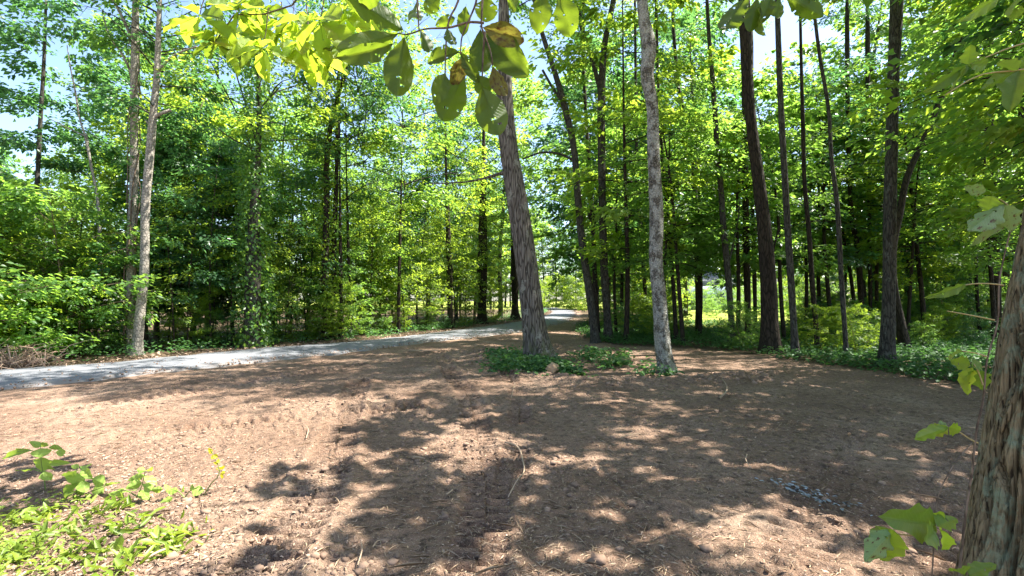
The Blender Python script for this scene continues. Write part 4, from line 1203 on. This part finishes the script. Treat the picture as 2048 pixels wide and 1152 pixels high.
for k, (gx, gy) in enumerate(((20, 1130), (110, 1080), (190, 1120), (250, 1060), (320, 1110), (55, 1050), (215, 1030), (345, 1085), (230, 1145))):
    g = gnd(gx, gy)
    e = thing('weed_tuft', 'small grassy green weed tuft in the bottom left corner, ' + ORD[sorted(v[0] for v in ((20, 1130), (110, 1080), (190, 1120), (250, 1060), (320, 1110), (55, 1050), (215, 1030), (345, 1085), (230, 1145))).index(gx)] + ' from left', 'plant', tuple(g), 'weed tufts in the bottom left corner')
    n_ = 70
    r = np.random.default_rng(60 + k)
    P = np.stack([r.normal(0, 0.07, n_), r.normal(0, 0.07, n_), r.uniform(0.0, 0.05, n_)], 1)
    D = np.stack([r.normal(0, 0.8, n_), r.normal(0, 0.8, n_), r.uniform(0.2, 1.0, n_)], 1)
    L = r.uniform(0.03, 0.09, n_)
    v, f, a = leaves(P, D, r.normal(0, 0.4, (n_, 3)) + [0, 0, 1], L, L * r.uniform(0.2, 0.5, n_), True, 0.15, r.random(n_))
    link('foliage', mesh_np('foliage', v, f, LM_weed, False, {'rnd': a}), e)

# ------------------------------------------------------------------ ground plants, litter and crumbs
def scatter(name, P, size, cl, mat, seed, hgt=(0.03, 0.2), spread=0.09, ratio=0.6):
    r = np.random.default_rng(seed)
    n_ = len(P)
    Q = np.repeat(P, cl, axis=0)
    m_ = len(Q)
    hz = np.repeat(r.uniform(*hgt, n_), cl) * r.uniform(0.4, 1.0, m_)
    Q = Q + np.stack([r.normal(0, spread, m_), r.normal(0, spread, m_), hz], 1)
    a = r.random(m_) * 6.283
    D = np.stack([np.cos(a), np.sin(a), r.normal(0.0, 0.35, m_)], 1)
    L = size * r.uniform(0.5, 1.35, m_)
    v, f, at_ = leaves(Q, D, np.stack([r.normal(0, 0.35, m_), r.normal(0, 0.35, m_), np.ones(m_)], 1), L, L * ratio * r.uniform(0.8, 1.2, m_), True, 0.12, np.clip(0.5 * np.repeat(r.random(n_), cl) + 0.5 * r.random(m_), 0, 1))
    return link(name, mesh_np(name, v, f, mat, False, {'rnd': at_}), kind='stuff')
r = np.random.default_rng(77)
# wood floor right of the dirt
th = np.radians(r.uniform(2, 52, 26000)); rr = np.exp(r.uniform(math.log(8), math.log(30), 26000))
X, Y = rr * np.sin(th), rr * np.cos(th)
cs = cover_side(X, Y)
ok = (cs > 0.1 + 0.5 * n2(X, Y, 1.0, 2, 8)) & (road_dist(X, Y) > 0.9) & (r.random(len(X)) < 0.45 + 0.9 * n2(X, Y, 0.5, 2, 14) + 0.25)
P = np.stack([X, Y, 0 * X], 1)[ok]
o = scatter('ground_cover', P, 0.085, 5, LM_cover, 1, (0.04, 0.28), 0.11)
tag(o, 'low green ground cover carpeting the wood floor right of the dirt', 'ground cover')
# patch round the foot of the shaggy tree and beside the pale trunk
def disc(cx, cy, rx, ry, n_):
    a = r.random(n_) * 6.283; q = np.sqrt(r.random(n_))
    x, y = cx + rx * q * np.cos(a), cy + ry * q * np.sin(a)
    k = n2(x, y, 1.8, 2, 19) > -0.15
    return np.stack([x, y, 0 * x], 1)[k]
P = np.vstack([disc(0.3, 9.0, 0.75, 0.9, 460), disc(0.95, 8.6, 0.55, 0.5, 170), disc(-0.1, 10.6, 0.5, 0.9, 160), disc(0.6, 8.9, 1.3, 1.3, 130)])
o = scatter('ground_cover', P, 0.085, 6, LM_cover, 2, (0.04, 0.24), 0.09)
tag(o, 'patch of low green plants round the foot of the shaggy leaning tree', 'ground cover')
P = np.vstack([disc(2.15, 9.0, 0.45, 0.5, 90), disc(2.0, 10.6, 0.6, 0.8, 140), disc(2.5, 8.2, 0.35, 0.2, 50)])
o = scatter('ground_cover', P, 0.10, 6, LM_cover, 3, (0.04, 0.26), 0.09)
tag(o, 'patch of green plants left of the pale blotched trunk foot', 'ground cover')
# verge beyond the road
k = r.integers(30, NR - 95, 4200)
dv = rf[k] - rn_[k]; dv /= np.linalg.norm(dv, axis=1)[:, None]
q = rf[k] + dv * r.exponential(1.1, len(k))[:, None] + dv * 0.55 + r.normal(0, 0.12, (len(k), 2))
P = np.hstack([q, np.zeros((len(q), 1))])[n2(q[:, 0], q[:, 1], 0.7, 2, 4) > -0.2]
o = scatter('verge_plants', P, 0.075, 4, LM_dark, 4, (0.04, 0.35), 0.12)
tag(o, 'low green plants along the far verge of the road', 'verge plants')
k = r.integers(30, NR - 65, 7000)
dv = rf[k] - rn_[k]; dv /= np.linalg.norm(dv, axis=1)[:, None]
q = rf[k] + dv * (r.exponential(0.7, len(k))[:, None] - 0.12)
P = np.hstack([q, np.full((len(q), 1), 0.015)])
n_ = len(P); a = r.random(n_) * 6.283; L = r.uniform(0.03, 0.10, n_)
v, f, at_ = leaves(P, np.stack([np.cos(a), np.sin(a), r.normal(0.1, 0.3, n_)], 1), np.stack([r.normal(0, 0.5, n_), r.normal(0, 0.5, n_), np.ones(n_)], 1), L, L * r.uniform(0.1, 0.6, n_), True, 0.2, r.random(n_))
tag(link('verge_litter', mesh_np('verge_litter', v, f, M_litter, False, {'rnd': at_}), kind='stuff'), 'brown leaf litter along the far edge of the road', 'litter')
# weeds in the bottom left corner
th = np.radians(r.uniform(-54, -36, 700)); rr = r.uniform(2.2, 4.3, 700)
X, Y = rr * np.sin(th), rr * np.cos(th)
gx = 1024 + F * X / Y; gy = 600 + 1235 / Y
ok = (gy > 985 + 0.35 * np.maximum(0, gx - 120)) & (n2(X, Y, 3.0, 2, 15) > -0.25 + np.clip((gx - 80) / 420, 0, 1)) & (gx < 400)
P = np.stack([X, Y, ground_h(X, Y)], 1)[ok]
o = scatter('weed_patch', P, 0.034, 7, LM_weed, 5, (0.01, 0.07), 0.05, 0.45)
tag(o, 'carpet of small bright green weeds in the bottom left corner', 'weeds')

def dirt_pts(n_, r0, r1, a0=-54, a1=52, seed=1):
    r = np.random.default_rng(seed)
    th = np.radians(r.uniform(a0, a1, n_)); rr = np.exp(r.uniform(math.log(r0), math.log(r1), n_))
    X, Y = rr * np.sin(th), rr * np.cos(th)
    ok = (cover_side(X, Y) < 0.1) & (road_dist(X, Y) > 0.05) & (road_side(X, Y) < 0)
    X, Y = X[ok], Y[ok]
    return np.stack([X, Y, ground_h(X, Y)], 1)
# straw and splinters
P = dirt_pts(42000, 2.2, 15, seed=2)
r = np.random.default_rng(3)
keep = r.random(len(P)) < 0.35 + 0.8 * np.clip(n2(P[:, 0], P[:, 1], 0.8, 2, 61) + 0.2, 0, 1)
P = P[keep]
n_ = len(P)
a = r.random(n_) * 6.283
L = 0.02 + r.exponential(0.028, n_)
D = np.stack([np.cos(a), np.sin(a), r.normal(0.0, 0.12, n_)], 1)
P[:, 2] += 0.006
v, f, at_ = leaves(P, D, np.stack([r.normal(0, 0.5, n_), r.normal(0, 0.5, n_), np.ones(n_)], 1), L, 0.0025 + 0.004 * r.random(n_), False, 0.3, r.random(n_))
tag(link('straw_litter', mesh_np('straw_litter', v, f, M_straw, False, {'rnd': at_}), kind='stuff'), 'dry straw and splinters strewn over the bare dirt', 'litter')
# dry leaves, mostly in the left corner and along the berm
Pa = dirt_pts(11000, 2.2, 5.5, -54, -22, 5)
gx = 1024 + F * Pa[:, 0] / Pa[:, 1]
Pa = Pa[r.random(len(Pa)) < np.clip(1.1 - gx / 620, 0.03, 1)]
Pb = dirt_pts(1800, 2.4, 14, seed=8)
k = r.integers(0, len(RIDGE), 900)
Pc = np.hstack([RIDGE[k] + r.normal(0, 0.35, (900, 2)), np.zeros((900, 1))]); Pc[:, 2] = ground_h(Pc[:, 0], Pc[:, 1])
P = np.vstack([Pa, Pb, Pc]); n_ = len(P)
P[:, 2] += 0.01
a = r.random(n_) * 6.283
L = r.uniform(0.008, 0.030, n_)
D = np.stack([np.cos(a), np.sin(a), r.normal(0.02, 0.14, n_)], 1)
v, f, at_ = leaves(P, D, np.stack([r.normal(0, 0.5, n_), r.normal(0, 0.5, n_), np.ones(n_)], 1), L, L * r.uniform(0.12, 0.5, n_), True, 0.12, r.random(n_))
tag(link('leaf_litter', mesh_np('leaf_litter', v, f, M_litter, False, {'rnd': at_}), kind='stuff'), 'dry leaf scraps and wood chips scattered on the dirt', 'litter')
# crumbs of soil
g = (1 + 5 ** 0.5) / 2
ICO = np.array([(-1, g, 0), (1, g, 0), (-1, -g, 0), (1, -g, 0), (0, -1, g), (0, 1, g), (0, -1, -g), (0, 1, -g), (g, 0, -1), (g, 0, 1), (-g, 0, -1), (-g, 0, 1)]) / math.hypot(1, g)
ICF = np.array([(0, 11, 5), (0, 5, 1), (0, 1, 7), (0, 7, 10), (0, 10, 11), (1, 5, 9), (5, 11, 4), (11, 10, 2), (10, 7, 6), (7, 1, 8), (3, 9, 4), (3, 4, 2), (3, 2, 6), (3, 6, 8), (3, 8, 9), (4, 9, 5), (2, 4, 11), (6, 2, 10), (8, 6, 7), (9, 8, 1)])
P = dirt_pts(46000, 2.2, 13, seed=12)
keep = r.random(len(P)) < np.clip(n2(P[:, 0], P[:, 1], 1.0, 2, 81) * 1.6 + 0.25, 0.04, 1)
k = r.integers(0, len(RIDGE), 1500)
Pc = np.hstack([RIDGE[k] + r.normal(0, 0.25, (1500, 2)), np.zeros((1500, 1))]); Pc[:, 2] = ground_h(Pc[:, 0], Pc[:, 1])
P = np.vstack([P[keep], Pc]); n_ = len(P)
sz = 0.003 + np.minimum(r.exponential(0.005, n_), 0.02)
sz[-1500:] *= 2.0
V = ICO[None] * (1 + r.normal(0, 0.22, (n_, 12, 1))) * sz[:, None, None] * np.stack([r.uniform(0.8, 1.5, n_), r.uniform(0.8, 1.5, n_), r.uniform(0.5, 0.9, n_)], 1)[:, None] + P[:, None]
Fc = (ICF[None] + (np.arange(n_) * 12)[:, None, None]).reshape(-1, 3)
tag(link('soil_crumbs', mesh_np('soil_crumbs', V.reshape(-1, 3), Fc, M_clod, False, {'rnd': np.repeat(r.random(n_), 12)}), kind='stuff'), 'crumbs and small clods of churned reddish soil', 'soil')
k = r.integers(30, NR - 110, 5200)
u_ = np.where(r.random(5200) < 0.6, np.abs(r.normal(0, 0.10, 5200)), np.where(r.random(5200) < 0.5, 1 - np.abs(r.normal(0, 0.08, 5200)), r.random(5200)))
fr = r.random(5200)[:, None]
q = (rn_[k] + (rf[k] - rn_[k]) * u_[:, None]) * (1 - fr) + (rn_[k + 1] + (rf[k + 1] - rn_[k + 1]) * u_[:, None]) * fr
n_ = 5200
sz = 0.004 + np.minimum(r.exponential(0.006, n_), 0.02)
P = np.hstack([q, (0.008 + 0.05 * (1 - (2 * u_ - 1) ** 2))[:, None]])
V = ICO[None] * (1 + r.normal(0, 0.2, (n_, 12, 1))) * sz[:, None, None] + P[:, None]
Fc = (ICF[None] + (np.arange(n_) * 12)[:, None, None]).reshape(-1, 3)
tag(link('road_grit', mesh_np('road_grit', V.reshape(-1, 3), Fc, M_clod, False, {'rnd': np.repeat(r.random(n_), 12)}), kind='stuff'), 'loose grit and dirt crumbs along the road edges', 'grit')
# larger clods one can point at
for k, (gx, gy, w, lab) in enumerate(((1415, 1100, 0.06, 'dark angular clod in the shaded dirt at bottom right'), (835, 925, 0.045, 'round dark clod in the shaded track left of the curved stick'), (1150, 975, 0.05, 'clod at the shade edge right of the curved stick'),
                                  (890, 1040, 0.055, 'clod on the sunlit dirt below the track marks'), (1262, 1010, 0.06, 'rough dark clod on the sunny side of the diagonal rut'), (1195, 1125, 0.07, 'biggest clod beside the hollow near the bottom edge'),
                                  (505, 1025, 0.04, 'small dark clod beside the tread marks on the left'), (1500, 830, 0.07, 'clod at the rim of the churned dirt before the big dark trunk'))):
    g_ = gnd(gx, gy)
    rr_ = np.random.default_rng(400 + k)
    V = np.vstack([ICO, (ICO[ICF].mean(1)) / np.linalg.norm(ICO[ICF].mean(1), axis=1)[:, None]])
    Fn = []
    for q, (a_, b_, c_) in enumerate(ICF):
        Fn += [(a_, b_, 12 + q), (b_, c_, 12 + q), (c_, a_, 12 + q)]
    V = V * (1 + rr_.normal(0, 0.24, (len(V), 1))) * w * 0.5 * np.array([1.3, 1.0, 0.75]) * (1 + 0.5 * fbm(V * 2.3 + k, 2, 50 + k))[:, None]
    g_[2] = ground_h(np.array([g_[0]]), np.array([g_[1]]))[0] + w * 0.08
    tag(link('dirt_clod', mesh_np('dirt_clod', V, np.array(Fn), M_clod, False, {'rnd': np.full(len(V), 0.4)}), loc=tuple(g_)), lab, 'clod', 'clods on the dirt')
# sticks
def stick(label, pts, r0, r1, up=0.02, mat=M_stick):
    q = np.array([gnd(x, y) for x, y in pts])
    q[:, 2] = ground_h(q[:, 0], q[:, 1]) + up
    q[1:-1, 2] += 0.012
    b = q[0].copy()
    s_ = smooth_path(q - b, 16)
    v, f = tube(s_, np.linspace(r0, r1, 16), 6)
    tag(link('stick', mesh_np('stick', v, f, mat, True, {'rnd': np.full(len(v), LR.random())}), loc=tuple(b)), label, 'stick', 'sticks on the dirt')
stick('long curved bare stick lying across the dirt at centre', [(1010, 888), (1030, 897), (1046, 925), (1047, 952), (1034, 975), (1016, 1002)], 0.007, 0.004)
stick('short pale stick on the shaded track left of the curved stick', [(826, 921), (838, 923), (850, 923)], 0.005, 0.004)
stick('stick at the far dirt edge beside the road, left of the shaggy tree', [(818, 703), (850, 705), (878, 704)], 0.018, 0.012, 0.03)
stick('small straight stick lower left of the curved stick', [(892, 998), (905, 991)], 0.006, 0.004)
stick('thin upright twig poking from the berm before the shaggy tree', [(1022, 806), (1026, 790), (1030, 772)], 0.006, 0.003, 0.05)
stick('crooked root lying in the dappled dirt right of the pale trunk', [(1438, 800), (1452, 790), (1452, 776), (1444, 764)], 0.014, 0.008, 0.03)
stick('thin twig at far right of the curved stick, in shade', [(1494, 912), (1492, 928), (1502, 944)], 0.005, 0.003)
stick('long thin stick in the shaded dirt right of centre', [(1240, 878), (1262, 872), (1280, 870)], 0.006, 0.004)
stick('thin dark twig near the bottom edge left of centre', [(715, 1148), (724, 1122), (722, 1100)], 0.004, 0.003)
stick('slanting straw-coloured stick on the sunlit dirt at lower left', [(745, 1112), (755, 1100), (764, 1094)], 0.004, 0.003)
stick('pale stick lying in the weeds at bottom left', [(290, 1135), (330, 1118), (362, 1108)], 0.007, 0.005)
stick('dead stick beside the road foot of the smooth pale twin trunk', [(318, 690), (345, 706), (362, 713)], 0.014, 0.008, 0.05)
stick('upright dry stub on the lit dirt right of the yellow sprig', [(612, 882), (616, 862), (606, 850)], 0.005, 0.003, 0.02)
# the flaky pale patch, the tan clod
def flakes():
    g_ = gnd(1612, 988)
    r = np.random.default_rng(9)
    n_ = 130
    t = r.normal(0, 0.5, n_)
    x = 0.15 * t + r.normal(0, 0.025, n_); y = -0.22 * t + r.normal(0, 0.06, n_)
    P = np.stack([x, y, r.uniform(0.005, 0.03, n_)], 1)
    P[:, 2] += ground_h(x + g_[0], y + g_[1])
    a = r.normal(-0.7, 0.7, n_)
    D = np.stack([np.cos(a), np.sin(a), r.normal(0, 0.15, n_)], 1)
    L = r.uniform(0.012, 0.045, n_)
    v, f, at_ = leaves(P, D, np.stack([r.normal(0, 0.35, n_), r.normal(0, 0.35, n_), np.ones(n_)], 1), L, L * r.uniform(0.3, 0.6, n_), True, 0.1, r.random(n_))
    tag(link('pale_flakes', mesh_np('pale_flakes', v, f, M_flake, False, {'rnd': at_}), loc=(g_[0], g_[1], 0), kind='stuff'), 'patch of pale blue-grey flakes lying on the shaded dirt', 'flakes')
flakes()
g_ = gnd(1106, 752)
n_u, n_v = 20, 14
u, v_ = np.meshgrid(np.linspace(0, 2 * math.pi, n_u, endpoint=False), np.linspace(0.02, math.pi - 0.02, n_v))
S3 = np.stack([np.cos(u) * np.sin(v_), np.sin(u) * np.sin(v_), np.cos(v_)], -1).reshape(-1, 3)
S3 = S3 * (0.10 * (1 + 0.75 * fbm(S3 * 2.8, 4, 4)))[:, None] * np.array([1.1, 1, 0.9])
i = np.arange(n_v - 1)[:, None] * n_u; j = np.arange(n_u)[None]
Q = np.stack([i + j, i + n_u + j, i + n_u + (j + 1) % n_u, i + (j + 1) % n_u], -1).reshape(-1, 4)
tag(link('root_clod', mesh_np('root_clod', S3, Q, M_rootball, True, {'rnd': np.full(len(S3), 0.5)}), loc=(g_[0], g_[1], 0.13)), 'round tan clod of roots before the foot of the shaggy leaning tree', 'clod')
# dry brush heap
bpile = thing('brush_pile', 'heap of pale dry brush and dead grass beside the road at far left', 'brush', tuple(gnd(22, 736)))
r = np.random.default_rng(15)
parts = []
for k in range(240):
    a, e_ = r.random() * 6.283, r.uniform(0.1, 1.1)
    L = r.uniform(0.3, 0.95)
    p0 = np.array([r.normal(-0.2, 0.4), r.normal(0.1, 0.3), r.uniform(0, 0.1)])
    dv = np.array([math.cos(a) * math.cos(e_), math.sin(a) * math.cos(e_), math.sin(e_)])
    parts.append(tube([p0, p0 + dv * L * 0.5 + r.normal(0, 0.04, 3), p0 + dv * L + np.array([0, 0, -L * 0.35]) + r.normal(0, 0.05, 3)], [0.008, 0.007, 0.003], 3, False))
v, f = join(parts)
link('twigs', mesh_np('twigs', v, f, M_brush, True, {'rnd': np.repeat(r.random(240), 9)}), bpile)

# ------------------------------------------------------------------ the pale house across the clearing
def house():
    M_wall = plain('pale_blue_siding', (0.15, 0.20, 0.27), 0.6, 0.06)
    M_roof = plain('grey_shingle_roof', (0.20, 0.20, 0.22), 0.8, 0.25)
    M_pane = plain('window_pane', (0.06, 0.08, 0.10), 0.15, 0.1)
    M_trim = plain('white_trim', (0.30, 0.32, 0.34), 0.5, 0.05)
    c = at(1392, 600, 62)
    e = thing('house', 'pale blue house glimpsed between trunks across the sunny clearing', 'house', (c[0], 62, 0))
    def box(x0, x1, y0, y1, z0, z1):
        v = np.array([(x, y, z) for x in (x0, x1) for y in (y0, y1) for z in (z0, z1)], float)
        return v, [np.array([(0, 1, 3, 2), (4, 6, 7, 5), (0, 4, 5, 1), (2, 3, 7, 6), (0, 2, 6, 4), (1, 5, 7, 3)])]
    def part(nm, b, m, par=e):
        return link(nm, mesh_np(nm, *b, m), par)
    part('wall', box(-5, 5, 0, 6, 0, 3.2), M_wall)
    v = np.array([(-5.4, -0.5, 3.1), (5.4, -0.5, 3.1), (5.4, 6.5, 3.1), (-5.4, 6.5, 3.1), (-5.4, 3, 5.2), (5.4, 3, 5.2)], float)
    part('roof', (v, [np.array([(0, 1, 5, 4), (2, 3, 4, 5), (3, 2, 1, 0)]), np.array([(0, 4, 3), (1, 2, 5)])]), M_roof)
    for x in (-3.4, -1.2, 3.2):
        w = part('window', box(x - 0.55, x + 0.55, -0.06, -0.003, 1.0, 2.3), M_trim)
        part('pane', box(x - 0.45, x + 0.45, -0.075, -0.062, 1.1, 2.2), M_pane, w)
    dr = part('door', box(0.7, 1.6, -0.06, -0.003, 0.05, 2.1), M_trim)
    part('handle', box(0.78, 0.84, -0.12, -0.062, 1.0, 1.08), M_pane, dr)
house()
